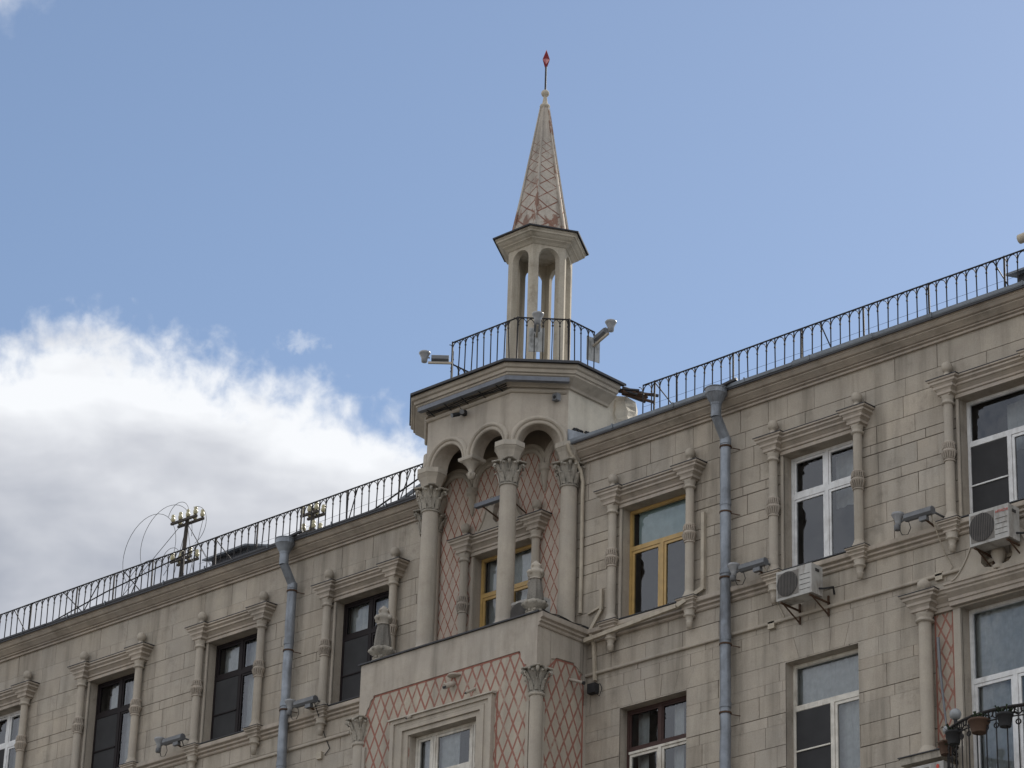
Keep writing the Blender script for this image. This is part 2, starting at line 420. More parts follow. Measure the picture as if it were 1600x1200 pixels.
for (a, b, z0, z1) in vz:
    c = (a + b) / 2; xs = [-HW, -.48, -.17, .17, .48, HW]; tp = [-.98, -.60, -.21, .21, .60, .98]
    for i in range(5):
        block([(c + xs[i], z0), (c + xs[i + 1], z0), (c + tp[i + 1], z1), (c + tp[i], z1)], (0, rnd.choice((.002, .006)), .005, rnd.choice((.002, .006))), tn())
    block([(a, z0), (c - HW, z0), (a + .001, z1), (a, z1)], (.004, 0, 0, 0), tn()); block([(c + HW, z0), (b, z0), (b, z1), (b - .001, z1)], (.004, 0, 0, 0), tn())
# reveals
for (x0, x1, z0, z1) in opens:
    for p in ([(x0, 0, z0), (x0, .34, z0), (x0, .34, z1), (x0, 0, z1)], [(x1, 0, z0), (x1, 0, z1), (x1, .34, z1), (x1, .34, z0)],
              [(x0, 0, z1), (x0, .34, z1), (x1, .34, z1), (x1, 0, z1)], [(x0, 0, z0), (x1, 0, z0), (x1, .34, z0), (x0, .34, z0)]): wall.quad(p, 'wall_stone', tone=(.97, .96, .95))
# lower walls, ends and back
wall.quad([(XL, 0, GZ), (XR, 0, GZ), (XR, 0, -7), (XL, 0, -7)], 'wall_stone')
wall.quad([(XL, 0, GZ), (XL, 0, 2.7), (XL, 14, 2.7), (XL, 14, GZ)], 'wall_stone'); wall.quad([(XR, 0, GZ), (XR, 14, GZ), (XR, 14, 2.7), (XR, 0, 2.7)], 'wall_stone')
wall.quad([(XL, 14, GZ), (XL, 14, 2.7), (XR, 14, 2.7), (XR, 14, GZ)], 'wall_stone')
wall.quad([(XL, 1.6, -7), (XR, 1.6, -7), (XR, 1.6, 2.9), (XL, 1.6, 2.9)], 'room')
wall.build('wall', bld)

# roof
rf = MB()
prof = [(-.02, 2.90), (.36, 2.90), (.37, 2.915), (.37, 2.975), (.345, 2.985), (-.20, 3.10)]
def sheet_edge(xa, xb, thin, mat):
    x = xa; k = 0
    while x < xb - .01:
        nx = min(xb, x + rnd.uniform(1.2, 2.3)); dz = rnd.uniform(-.012, .014); do = rnd.uniform(-.006, .008) + .003 * (k % 2); k += 1
        pf = [(o_ + (do if o_ > .3 else 0), (z if (z < 2.92 or not thin) else 2.92 + (z - 2.92) * .55) + (dz if .3 < o_ and z > 2.9 else 0)) for o_, z in prof[:-1]] + [(-.2, 3.10)]
        n_ = 5; rf.sweep([(x + .002 + (nx - x - .004) * i / n_, 0) for i in range(n_ + 1)], pf, mat); x = nx
sheet_edge(1.74, XR, False, 'roof_sheet'); sheet_edge(XL, -1.98, True, 'dark_metal')
rf.quad([(XL, .19, 3.10), (-1.75, .19, 3.10), (-1.75, 7, 4.6), (XL, 7, 4.6)], 'roof_sheet'); rf.quad([(1.5, .19, 3.10), (XR, .19, 3.10), (XR, 7, 4.6), (1.5, 7, 4.6)], 'roof_sheet')
rf.quad([(-1.75, 2.0, 3.5), (1.5, 2.0, 3.5), (1.5, 7, 4.6), (-1.75, 7, 4.6)], 'roof_sheet')
rf.quad([(XL, 7, 4.6), (XR, 7, 4.6), (XR, 14, 3.0), (XL, 14, 3.0)], 'roof_sheet')
x = XL
while x < XR:                                    # seams in the sheet edge
    x += rnd.uniform(1.1, 2.1)
    if -2.1 < x < 1.8: continue
    rf.box(x, x + .025, -.385, -.36, 2.90, 2.99, 'roof_sheet')
rf.box(XL, -2.0, -.362, -.33, 2.868, 2.897, 'dark_metal'); rf.box(1.76, XR, -.362, -.33, 2.868, 2.897, 'dark_metal')
roof = rf.build('roof', bld)
cn = MB()
cprof = [(0, 2.585), (.05, 2.585), (.055, 2.60), (.055, 2.62), (.035, 2.625), (.06, 2.64), (.09, 2.645), (.095, 2.665), (.075, 2.67), (.115, 2.68), (.16, 2.715), (.205, 2.745), (.215, 2.75), (.215, 2.765), (.20, 2.768), (.235, 2.78), (.25, 2.785), (.285, 2.83), (.30, 2.84), (.30, 2.862), (.33, 2.866), (.33, 2.90), (0, 2.90)]
cprof = [(o, z) for o, z in cprof]
cn.sweep([(XL, 0), (-2.02, 0)], cprof, 'trim_warm'); cn.sweep([(1.78, 0), (XR, 0)], cprof, 'trim_warm')
cn.build('cornice', bld)
# sill band (continuous) and the string course under it
sprof = [(0, -1.03), (.03, -1.03), (.05, -1.01), (.055, -.985), (.035, -.975), (.05, -.962), (.09, -.950), (.095, -.918), (.07, -.91), (.09, -.895), (.135, -.880), (.14, -.865), (.14, -.80), (0, -.785)]
sb = MB(); sb.sweep([(XL, 0), (-2.45, 0)], sprof, 'trim_warm'); sb.sweep([(2.1, 0), (XR, 0)], sprof, 'trim_warm'); sb.build('sill_band', bld)
st = MB(); st.sweep([(XL, 0), (-2.45, 0)], [(0, -1.44), (.045, -1.435), (.055, -1.42), (.055, -1.385), (.02, -1.375), (0, -1.365)], 'trim_stone')
st.sweep([(2.1, 0), (XR, 0)], [(0, -1.665), (.05, -1.66), (.06, -1.645), (.06, -1.61), (.02, -1.60), (0, -1.585)], 'trim_stone'); st.build('string_course', bld)

# -- window surrounds: entablature between two caps on colonnettes
def capital_block(mb, x, z0, z1, w0, w1, d0, d1, mat):
    st_ = [(w0 + (w1 - w0) * a, d0 + (d1 - d0) * a, z0 + (z1 - z0) * b) for a, b in ((0, 0), (.02, .06), (.24, .10), (.24, .25), (.15, .27), (.30, .37), (.50, .43), (.50, .56), (.41, .58), (.60, .67), (.80, .72), (.80, .84), (.71, .86), (.97, .91), (1, 1))]
    vs_, fs = [], []
    for (w_, d_, z) in st_: vs_ += [(x - w_, .0, z), (x - w_, -d_, z), (x + w_, -d_, z), (x + w_, .0, z)]
    for i in range(len(st_) - 1):
        for j in range(3): fs.append((i * 4 + j, i * 4 + j + 1, i * 4 + j + 5, i * 4 + j + 4))
    fs.append((0, 3, 2, 1)); n_ = (len(st_) - 1) * 4; fs.append((n_, n_ + 1, n_ + 2, n_ + 3))
    mb.add(vs_, fs, mat)
def colonnette(mb, x, y, z0, z1, r, bz, mat, band=True):
    mb.lathe([(r * 1.55, z0), (r * 1.55, z0 + .04), (r * 1.3, z0 + .07), (r * 1.2, z0 + .10), (r * 1.03, z0 + .14)], x, y, 0, mat, 14)
    mb.lathe([(r, z0 + .13), (r, bz - .16)], x, y, 0, mat, 14)
    mb.lathe([(r * .96, bz + .16), (r * .94, z1 - .14)], x, y, 0, mat, 14)
    if band:
        mb.lathe([(r * 1.2, bz - .19), (r * 1.25, bz - .175), (r * 1.05, bz - .16), (r * 1.15, bz - .10), (r * 1.42, bz - .03), (r * 1.52, bz - .02), (r * 1.52, bz), (r * 1.3, bz + .02), (r * 1.2, bz + .06), (r * 1.12, bz + .12), (r * 1.3, bz + .135), (r * 1.3, bz + .15), (r * 1.05, bz + .17)], x, y, 0, 'trim_warm', 16)
        for j in range(9):                      # carved leaves on the band
            th = PI + PI * (j + .5) / 9; dx, dy = math.cos(th), math.sin(th)
            for (za, zb, ra, rb) in ((bz - .15, bz - .035, 1.18, 1.55), (bz + .03, bz + .12, 1.38, 1.26)):
                mb.tube([(x + dx * r * ra, y + dy * r * ra, za), (x + dx * r * rb, y + dy * r * rb, zb)], [.010, .017], 'trim_warm', 4)
    mb.lathe([(r, z1 - .15), (r * 1.4, z1 - .135), (r * 1.4, z1 - .115), (r * 1.1, z1 - .10), (r * 1.15, z1 - .06), (r * 1.3, z1 - .03), (r * 1.3, z1)], x, y, 0, mat, 14)
CO = .925
def make_surround():
    """origin: bay centre on the facade plane, absolute z"""
    e_ = MB()
    ep = [(0, 1.432), (.055, 1.432), (.055, 1.495), (.04, 1.50), (.075, 1.512), (.075, 1.55), (.06, 1.555), (.085, 1.58), (.12, 1.61), (.15, 1.62), (.15, 1.655), (.13, 1.66), (.165, 1.685), (.185, 1.695), (.185, 1.73), (.165, 1.735), (.21, 1.75), (.21, 1.775), (0, 1.79)]
    e_.sweep([(-CO + .10, 0), (CO - .10, 0)], ep, 'trim_warm')
    e_.sweep([(-CO + .1, 0), (CO - .1, 0)], [(.0, 1.795), (.215, 1.78), (.215, 1.792), (0, 1.806)], 'dark_metal')
    # flat strips that frame the opening
    e_.box(-HW - .055, -HW - .002, -.03, .0, -.78, 1.43, 'trim_stone'); e_.box(HW + .002, HW + .055, -.03, .0, -.78, 1.43, 'trim_stone')
    o = e_.build('window_surround', bld)
    for s_ in (-1, 1):
        x = s_ * CO
        c = MB(); colonnette(c, x, -.115, -.78, 1.47, .083, .47, 'trim_stone'); c.build('colonnette', o)
        c = MB(); capital_block(c, x, 1.47, 1.775, .10, .30, .20, .30, 'trim_warm')
        c.add([(x - .31, .0, 1.782), (x - .31, -.31, 1.776), (x + .31, -.31, 1.776), (x + .31, 0, 1.782), (x - .31, .0, 1.80), (x - .31, -.31, 1.79), (x + .31, -.31, 1.79), (x + .31, 0, 1.80), (x, -.11, 1.86)],
              [(0, 3, 2, 1), (0, 1, 5, 4), (1, 2, 6, 5), (2, 3, 7, 6), (4, 5, 8), (5, 6, 8), (6, 7, 8), (7, 4, 8)], 'dark_metal')
        c.build('cap', o)
        c = MB(); c.lathe([(.075, 1.80), (.075, 1.86), (.055, 1.88), (.045, 1.93), (.075, 1.945), (.09, 1.98), (.095, 2.02), (.088, 2.06), (.065, 2.095), (.03, 2.115), (.005, 2.12)], x, -.115, 0, 'trim_stone', 14); c.build('ball_finial', o)
        c = MB(); capital_block(c, x, -1.0, -.785, .105, .215, .15, .255, 'trim_warm'); c.box(x - .22, x + .22, -.262, 0, -.784, -.772, 'dark_metal')
        c.lathe([(.012, -1.335), (.05, -1.32), (.055, -1.25), (.062, -1.235), (.062, -1.215), (.05, -1.205), (.075, -1.13), (.08, -1.12), (.11, -1.11), (.11, -1.09), (.085, -1.08), (.105, -1.0)], x, -.11, 0, 'trim_stone', 14)
        c.build('bracket', o)
    c = MB(); c.box(-CO + .21, CO - .21, -.145, .20, -.782, -.765, 'dark_metal'); c.build('sill_flashing', o)
    return o
sur0 = make_surround()
sur0.location = sur0.location
def place_sur(k):
    o = copy_tree(sur0, bld)
    o.location = (bay(k), 0, 0)
    return o
for k in (-5, -4, -3, -2, -1, 0, 1, 2): place_sur(k)
sur0.location = (bay(3), 0, 0)

# -- windows
def make_window(name, x0, x1, z0, z1, mat, vb, hb, cells_screen=(), curt=None, y=.22, low=None, lowmat=None, blind=None, room=True, side=.5):
    """vb: vertical bars [(x,za,zb)], hb: horizontal bars [(z,xa,xb)], absolute; cells: panes computed by caller"""
    pass
def window(k_or_x, z0, z1, kind, hw=HW, mat='frame_white', seed=0, y=.20):
    c = k_or_x; X0, X1 = c - hw, c + hw; W, H = X1 - X0, z1 - z0
    f_ = MB(); t0 = .055
    def bar(a, b, c_, d, m_=mat, yo=0.0, dp=.07): f_.box(a, b, y + yo, y + yo + dp, c_, d, m_)
    bar(X0 + .002, X0 + t0, z0 + .002, z1 - .002); bar(X1 - t0, X1 - .002, z0 + .002, z1 - .002); bar(X0 + t0, X1 - t0, z1 - t0, z1 - .002); bar(X0 + t0, X1 - t0, z0 + .002, z0 + t0)
    cells = []                                   # (x0,x1,z0,z1,sash thickness,type)
    ix0, ix1, iz0, iz1 = X0 + t0, X1 - t0, z0 + t0, z1 - t0
    if kind == 'tee':                            # one wide light over two casements
        zt = z0 + H * .655; bar(ix0, ix1, zt - .04, zt + .04); bar(c - .04, c + .04, iz0, zt - .04)
        cells = [(ix0, ix1, zt + .04, iz1, .012, 'g'), (ix0, c - .04, iz0, zt - .04, .055, 'g'), (c + .04, ix1, iz0, zt - .04, .055, 'g')]
    elif kind in ('cross', 'cross_screen'):
        zt = z0 + H * .66; bar(ix0, ix1, zt - .045, zt + .045); bar(c - .04, c + .04, iz0, zt - .045); bar(c - .04, c + .04, zt + .045, iz1)
        ls = 's' if kind == 'cross_screen' else 'g'
        cells = [(ix0, c - .04, zt + .045, iz1, .045, 'g'), (c + .04, ix1, zt + .045, iz1, .045, 'g'), (ix0, c - .04, iz0, zt - .045, .045, ls), (c + .04, ix1, iz0, zt - .045, .045, 'g')]
    elif kind == 'tee_screen':
        zt = z0 + H * .64; bar(ix0, ix1, zt - .045, zt + .045); bar(c - .04 + .06, c + .04 + .06, iz0, zt - .045)
        cells = [(ix0, ix1, zt + .045, iz1, .012, 'g'), (ix0, c + .02, iz0, zt - .045, .045, 's'), (c + .10, ix1, iz0, zt - .045, .055, 'g')]
    elif kind == 'brown':
        zt = z1 - .75; bar(ix0, ix1, zt - .03, zt + .03); bar(c - .035, c + .035, zt + .03, iz1)
        bar(ix0, ix1, zt - .075, zt - .032, 'frame_cream', -.012); bar(c - .035, c + .035, iz0, zt - .076, 'frame_cream', -.01)
        cells = [(ix0, c - .035, zt + .03, iz1, .03, 'g'), (c + .035, ix1, zt + .03, iz1, .03, 'g'), (ix0, c - .035, iz0, zt - .076, .05, 'gc'), (c + .035, ix1, iz0, zt - .076, .05, 'gc')]
    elif kind == 'bay3':
        a, b = c - hw * .52, c + hw * .52
        for q in (a, b): bar(q - .05, q - .006, iz0, iz1); bar(q + .006, q + .05, iz0, iz1)
        zt = z1 - .82
        for (u, v) in ((ix0, a - .05), (a + .05, b - .05), (b + .05, ix1)):
            bar(u, v, zt - .045, zt + .045)
            cells += [(u, v, zt + .045, iz1, .05, 'g'), (u, v, iz0, zt - .045, .05, 'g')]
    for (a, b, c_, d, s_, ty) in cells:
        mm = 'frame_cream' if ty == 'gc' else mat
        for q in ((a + .004, a + s_, c_ + .004, d - .004), (b - s_, b - .004, c_ + .004, d - .004), (a + s_, b - s_, d - s_, d - .004), (a + s_, b - s_, c_ + .004, c_ + s_)): bar(*q, mm, .012, .05)
        if ty == 's':
            zm = c_ + (d - c_) * .45; bar(a + .004, b - .004, zm - .012, zm + .012, mm, -.018, .02)
    o = f_.build('window', bld)
    rr = random.Random(seed)
    for (a, b, c_, d, s_, ty) in cells:
        p = MB(); yy = y + .035
        p.quad([(a + s_, yy, c_ + s_), (b - s_, yy, c_ + s_), (b - s_, yy, d - s_), (a + s_, yy, d - s_)], 'glass'); p.build('pane', o)
        if ty == 's':
            p = MB(); p.quad([(a + .01, y + .004, c_ + .01), (b - .01, y + .004, c_ + .01), (b - .01, y + .004, d - .01), (a + .01, y + .004, d - .01)], 'screen'); p.build('fly_screen', o)
    rm = MB(); a, b = X0 - .3, X1 + .3; e0, e1 = y + .10, 1.55
    for pq in ([(a, e1, z0 - .3), (b, e1, z0 - .3), (b, e1, z1 + .3), (a, e1, z1 + .3)], [(a, e0, z0 - .3), (a, e1, z0 - .3), (a, e1, z1 + .3), (a, e0, z1 + .3)], [(b, e0, z0 - .3), (b, e1, z0 - .3), (b, e1, z1 + .3), (b, e0, z1 + .3)],
               [(a, e0, z1 + .3), (b, e0, z1 + .3), (b, e1, z1 + .3), (a, e1, z1 + .3)], [(a, e0, z0 - .3), (b, e0, z0 - .3), (b, e1, z0 - .3), (a, e1, z0 - .3)]): rm.quad(pq, 'room')
    rm.build('room', o)
    return o, cells
def curtain(o, x0, x1, z0, z1, y=.42, mat='curtain', folds=9, amp=.018):
    m_ = MB(); n = max(2, int((x1 - x0) / .02)); vs_, fs = [], []
    for i in range(n + 1):
        x = x0 + (x1 - x0) * i / n; dy = amp * math.sin(i * .9 + 1.3 * math.sin(i * .31)) + amp * .6 * math.sin(i * .37)
        vs_ += [(x, y + dy, z0), (x, y + dy * .7, z1)]
    for i in range(n): fs.append((2 * i, 2 * i + 2, 2 * i + 3, 2 * i + 1))
    m_.add(vs_, fs, mat, True); return m_.build('curtain', o)
def blind(o, x0, x1, z0, z1, y=.30, mat='blind'):
    m_ = MB(); m_.quad([(x0, y, z0), (x1, y, z0), (x1, y, z1), (x0, y, z1)], mat); return m_.build('blind', o)
o, _ = window(bay(-5), ZS, ZT, 'cross', seed=1); curtain(o, bay(-5) - .6, bay(-5) + .7, ZS, ZT)
o, _ = window(bay(-4), ZS, ZT, 'cross_screen', mat='frame_white', seed=2); curtain(o, bay(-4) + .0, bay(-4) + .8, ZS, ZT)
for k in (-3, -2, -1):
    o, _ = window(bay(k), ZS, ZT, 'cross_screen', mat='frame_dark', seed=10 + k); curtain(o, bay(k) - .02, bay(k) + .8, ZS, ZT, .40)
    if k == -2: curtain(o, bay(k) - .7, bay(k) - .02, ZS + 1.3, ZT, .40)
    if k == -1: curtain(o, bay(k) - .75, bay(k) - .02, ZS + 1.2, ZT, .38)
    if k == -3: curtain(o, bay(k) - .5, bay(k) - .02, ZS + 1.2, ZT, .38)
o, _ = window(bay(0), ZS, ZT, 'tee', mat='frame_yellow', seed=3); curtain(o, bay(0) - .8, bay(0) + .8, ZS, ZT, .40)
o, _ = window(bay(1), ZS, ZT, 'tee', mat='frame_yellow', seed=4); blind(o, bay(1) - .66, bay(1) + .8, ZS + 1.44, ZT, .33)
o, _ = window(bay(2), ZS, ZT, 'cross', mat='frame_white', seed=5); curtain(o, bay(2) - .1, bay(2) + .8, ZS + 1.2, ZT, .6)
o, _ = window(bay(3), ZS, ZT, 'tee_screen', mat='frame_white', seed=6); curtain(o, bay(3) - .3, bay(3) + .1, ZS + 1.3, ZT, .7)
for k in (-5, -4, -3, -2, -1):
    o, _ = window(bay(k), -4.6, LZ, 'cross', mat='frame_white', seed=20 + k); curtain(o, bay(k) - .7, bay(k) + .7, -4.5, LZ)
o, _ = window(bay(1), -4.6, LZ, 'brown', mat='frame_brown', seed=30); curtain(o, bay(1) - .72, bay(1) - .45, -4.6, LZ, .45); curtain(o, bay(1) + .12, bay(1) + .35, -4.6, LZ, .45)
o, _ = window(bay(2), -4.6, LZ, 'tee_screen', mat='frame_cream', seed=31); curtain(o, bay(2) - .86, bay(2) + .86, -4.6, LZ, .36)
o, _ = window(11.19, -5.9, -2.28, 'tee', hw=.86, mat='frame_white', seed=32); curtain(o, 10.2, 12.2, -5.9, -2.2, .34)
# sills of the plain lower windows
for k in (-5, -4, -3, -2, -1, 1, 2):
    c = MB(); c.box(bay(k) - HW - .05, bay(k) + HW + .05, -.06, .19, -4.66, -4.605, 'trim_stone'); c.build('sill', bld)

# -- scrolled broken pediment
def pediment(mb, x0, x1, z0, h, y0, y1, mat, vr=.10):
    c = (x0 + x1) / 2; hw = (x1 - x0) / 2; g_ = hw * .34
    for s_ in (-1, 1):
        pts = [(-hw, 0), (-hw, .05), (-hw + .08, .05)]
        for i in range(9):
            t = i / 8; x = -hw + .10 + (hw - g_ - vr - .10) * t; z = .05 + (h - vr - .05) * (t ** 1.7); pts.append((x, z))
        vx, vz_ = -g_, h - vr
        for i in range(7):
            a = PI * .85 - i * PI * 1.2 / 6; pts.append((vx + vr * math.cos(a), vz_ + vr * math.sin(a)))
        pts += [(-g_ + .03, h * .30), (-g_ + .10, h * .18), (-.02, h * .12), (-.01, 0)]
        poly = [(c - s_ * p[0], z0 + p[1]) for p in pts]
        mb.prism(poly, y0, y1, mat)
        # spiral roll
        sp = [(c - s_ * (vx + (vr * (1 - .11 * i)) * math.cos(PI * .8 - i * .85)), y0 - .012, z0 + vz_ + (vr * (1 - .11 * i)) * math.sin(PI * .8 - i * .85)) for i in range(9)]
        mb.tube(sp, [.02] * 9, mat, 5)
        ln = [(c - s_ * p[0], y0 - .008, z0 + p[1]) for p in pts[3:12]]
        mb.tube(ln, .016, mat, 5)

# ---------------------------------------------------------------- loggia
TX, TY = -.125, .80
def octo(ap_y, hf_y, ap_x=None, hf_x=None, x=TX, y=TY):
    ap_x = ap_x or ap_y; hf_x = hf_x if hf_x is not None else hf_y
    # clockwise seen from below / starting back-left -> ... path with outward on the right of travel: go +x along the front
    return [(x - ap_x, y - hf_x), (x - hf_y, y - ap_y), (x + hf_y, y - ap_y), (x + ap_x, y - hf_x), (x + ap_x, y + hf_x), (x + hf_y, y + ap_y), (x - hf_y, y + ap_y), (x - ap_x, y + hf_x)]
W8 = octo(1.82, 1.10, 1.86, 1.07)
W8[4:] = [(TX + 1.86, 1.20), (TX + 1.10, 1.96), (TX - 1.10, 1.96), (TX - 1.86, 1.20)]
SPR, TOPZ = 2.95, 4.36
def arcade(mb, p0, p1, q0, q1, arches, zs, ztop, zpier, mat, matin, soff):
    """wall face p0-p1 (outer), q0-q1 (inner); arches [(s,r)] as fraction of length"""
    Lh = math.hypot(p1[0] - p0[0], p1[1] - p0[1]); ss = [(0.0, zpier, 0)]
    for (c, r) in arches:
        ss.append((c - r, zpier, 0)); n = 18
        for i in range(n + 1):
            a = PI - PI * i / n; ss.append((c + r * math.cos(a), zs + r * math.sin(a), 1))
        ss.append((c + r, zpier, 0))
    ss.append((Lh, zpier, 0))
    def P(s_, z, inner):
        t = s_ / Lh; a, b = (q0, q1) if inner else (p0, p1); return (a[0] + (b[0] - a[0]) * t, a[1] + (b[1] - a[1]) * t, z)
    for (a, b) in zip(ss[:-1], ss[1:]):
        if abs(a[0] - b[0]) < 1e-6:
            mb.quad([P(a[0], a[1], 0), P(b[0], b[1], 0), P(b[0], b[1], 1), P(a[0], a[1], 1)], soff); continue
        mb.quad([P(a[0], a[1], 0), P(b[0], b[1], 0), P(b[0], ztop, 0), P(a[0], ztop, 0)], mat)
        mb.quad([P(a[0], a[1], 1), P(a[0], ztop, 1), P(b[0], ztop, 1), P(b[0], b[1], 1)], matin)
        if a[2] == b[2] == 0 and zpier >= zs - 1e-6 or a[2] or b[2]: mb.add([P(a[0], a[1], 0), P(a[0], a[1], 1), P(b[0], b[1], 1), P(b[0], b[1], 0)], [(0, 1, 2, 3)], soff, bool(a[2] and b[2]))
def archivolt(mb, p0, p1, c, zs, prof, lim, mat):
    """prof: (radius, proud)"""
    Lh = math.hypot(p1[0] - p0[0], p1[1] - p0[1]); d = ((p1[0] - p0[0]) / Lh, (p1[1] - p0[1]) / Lh); nrm = (d[1], -d[0]); n = 22; vs_, fs = [], []
    for i in range(n + 1):
        a = PI - PI * i / n
        for (r, o_) in prof:
            s_ = c + max(-lim, min(lim, r * math.cos(a))); z = zs + r * math.sin(a)
            vs_.append((p0[0] + d[0] * s_ + nrm[0] * o_, p0[1] + d[1] * s_ + nrm[1] * o_, z))
    m_ = len(prof)
    for i in range(n):
        for j in range(m_ - 1): fs.append((i * m_ + j, (i + 1) * m_ + j, (i + 1) * m_ + j + 1, i * m_ + j + 1))
    mb.add(vs_, fs, mat, False)
IN8 = octo(1.52, .98, 1.56, .95)
lw = MB()
AP = [(.395, -.02), (.395, .012), (.41, .03), (.435, .035), (.455, .02), (.465, .018), (.475, .045), (.50, .062), (.53, .055), (.55, .035), (.565, .01), (.565, 0)]
for i in (0, 1, 2):
    p0, p1, q0, q1 = W8[i], W8[i + 1], IN8[i], IN8[i + 1]; Lh = math.hypot(p1[0] - p0[0], p1[1] - p0[1])
    ar = [(Lh * .5, .40)] if i != 1 else [(Lh * .5 - .53, .40), (Lh * .5 + .53, .40)]
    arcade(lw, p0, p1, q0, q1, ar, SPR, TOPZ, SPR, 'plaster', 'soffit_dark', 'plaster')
arc_o = lw.build('loggia_arcade', bld)
for i in (0, 1, 2):
    p0, p1 = W8[i], W8[i + 1]; Lh = math.hypot(p1[0] - p0[0], p1[1] - p0[1])
    for c_ in ([Lh * .5] if i != 1 else [Lh * .5 - .53, Lh * .5 + .53]):
        a_ = MB(); archivolt(a_, p0, p1, c_, SPR, AP, .53 if i != 1 else .528, 'trim_stone'); a_.build('archivolt', arc_o)
# turret walls above the roof, on the sides and at the back
tw = MB()
for i in (3, 4, 5, 6, 7):
    p0, p1 = W8[i], W8[(i + 1) % 8]
    n = 1; z0 = 2.9
    tw.quad([(p0[0], p0[1], z0), (p1[0], p1[1], z0), (p1[0], p1[1], TOPZ), (p0[0], p0[1], TOPZ)], 'side_plaster')
p0, p1 = W8[3], W8[2]
tw.build('turret_wall', bld)
# zinc flashing where the right roof meets the turret
fl = MB(); x = W8[3][0]
fl.add([(x + .004, -.28, 3.0), (x + .004, -.28, 3.26), (x + .004, .30, 3.34), (x + .50, -.20, 3.02), (x + .30, .35, 3.2)], [(0, 1, 3), (1, 2, 4, 3)], 'zinc'); 
for i in range(46):
    yy = rnd.uniform(-.15, 1.2); zz = 3.30 + rnd.uniform(-.02, .05) + yy * .04; fl.box(x + .002, x + .03, yy, yy + rnd.uniform(.02, .08), zz, zz + rnd.uniform(.01, .035), 'cable_black')
fl.build('flashing', bld)
# rough rendered buttress at the turret's back corner
bt = MB(); rr = random.Random(3); px, py = W8[3][0] - .02, 1.34
ring = [(px - .1, py - .35), (px + .03, py - .32), (px + .16, py - .15), (px + .12, py + .18), (px - .1, py + .5)]
vs_ = []; lv = [2.9 + .1 * q for q in range(16)]
for z in lv:
    for (a, b) in ring: vs_.append((a + rr.uniform(-.035, .035) + .05 * math.sin((z - 2.9) * 2.2), b + rr.uniform(-.04, .04), z))
n = len(ring); fs = [(i * n + j, i * n + j + 1, (i + 1) * n + j + 1, (i + 1) * n + j) for i in range(len(lv) - 1) for j in range(n - 1)]
bt.add(vs_, fs, 'side_plaster'); bt.add(vs_[-n:], [tuple(range(n))], 'side_plaster'); bt.build('buttress', bld)
# frieze mould + eaves
ev = MB()
ev.sweep([W8[0], W8[1], W8[2], (W8[3][0] - .03, W8[3][1] - .03)], [(0, 3.965), (.035, 3.97), (.055, 3.99), (.06, 4.02), (.03, 4.04), (.0, 4.05)], 'trim_stone')
eprof = [(0, 4.07), (.05, 4.075), (.06, 4.10), (.075, 4.12), (.12, 4.15), (.19, 4.20), (.245, 4.235), (.25, 4.245), (.25, 4.27), (.285, 4.28), (.29, 4.30), (.29, 4.345), (.33, 4.36), (.345, 4.385), (.345, 4.44), (0, 4.45)]
path = [W8[7], W8[0], W8[1], W8[2], W8[3], (W8[4][0], .80)]
ev.sweep(path, eprof, 'trim_stone'); ev.build('turret_cornice', bld)
dk = MB(); o8 = octo(2.20, 1.22, 2.20, 1.24, x=-.085)
path = [(o8[0][0], .7), o8[0], o8[1], o8[2], o8[3], (o8[4][0], .88)]
dk.sweep(path, [(-.06, 4.452), (.02, 4.445), (.03, 4.43), (.04, 4.43), (.04, 4.475), (.02, 4.49), (-.3, 4.53)], 'dark_metal')
i8 = octo(1.93, 1.14, 1.96, 1.12); i8[4:] = [(TX + 1.90, 1.0), (TX + 1.0, 1.9), (TX - 1.0, 1.9), (TX - 1.96, 1.0)]; dk.add([(a, b, 4.512) for a, b in i8], [tuple(range(8))], 'roof_sheet'); dk.build('turret_deck', bld)
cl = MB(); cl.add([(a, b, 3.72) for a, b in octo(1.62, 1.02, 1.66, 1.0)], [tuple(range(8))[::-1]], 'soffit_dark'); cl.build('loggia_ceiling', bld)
bd = MB()                                          # broken boards under the right end of the deck edge
for i in range(14):
    a = rr.uniform(0, .25); bd.tube([(o8[3][0] - .12 + rr.uniform(-.1, .05), .80 + a, 4.40 + rr.uniform(-.05, .06)), (o8[3][0] + .0 + rr.uniform(0, .3), .95 + a + rr.uniform(0, .5), 4.38 + rr.uniform(-.12, .08))], rr.uniform(.012, .035), 'rust' if i % 2 else 'dark_metal', 4)
bd.build('broken_boards', bld)

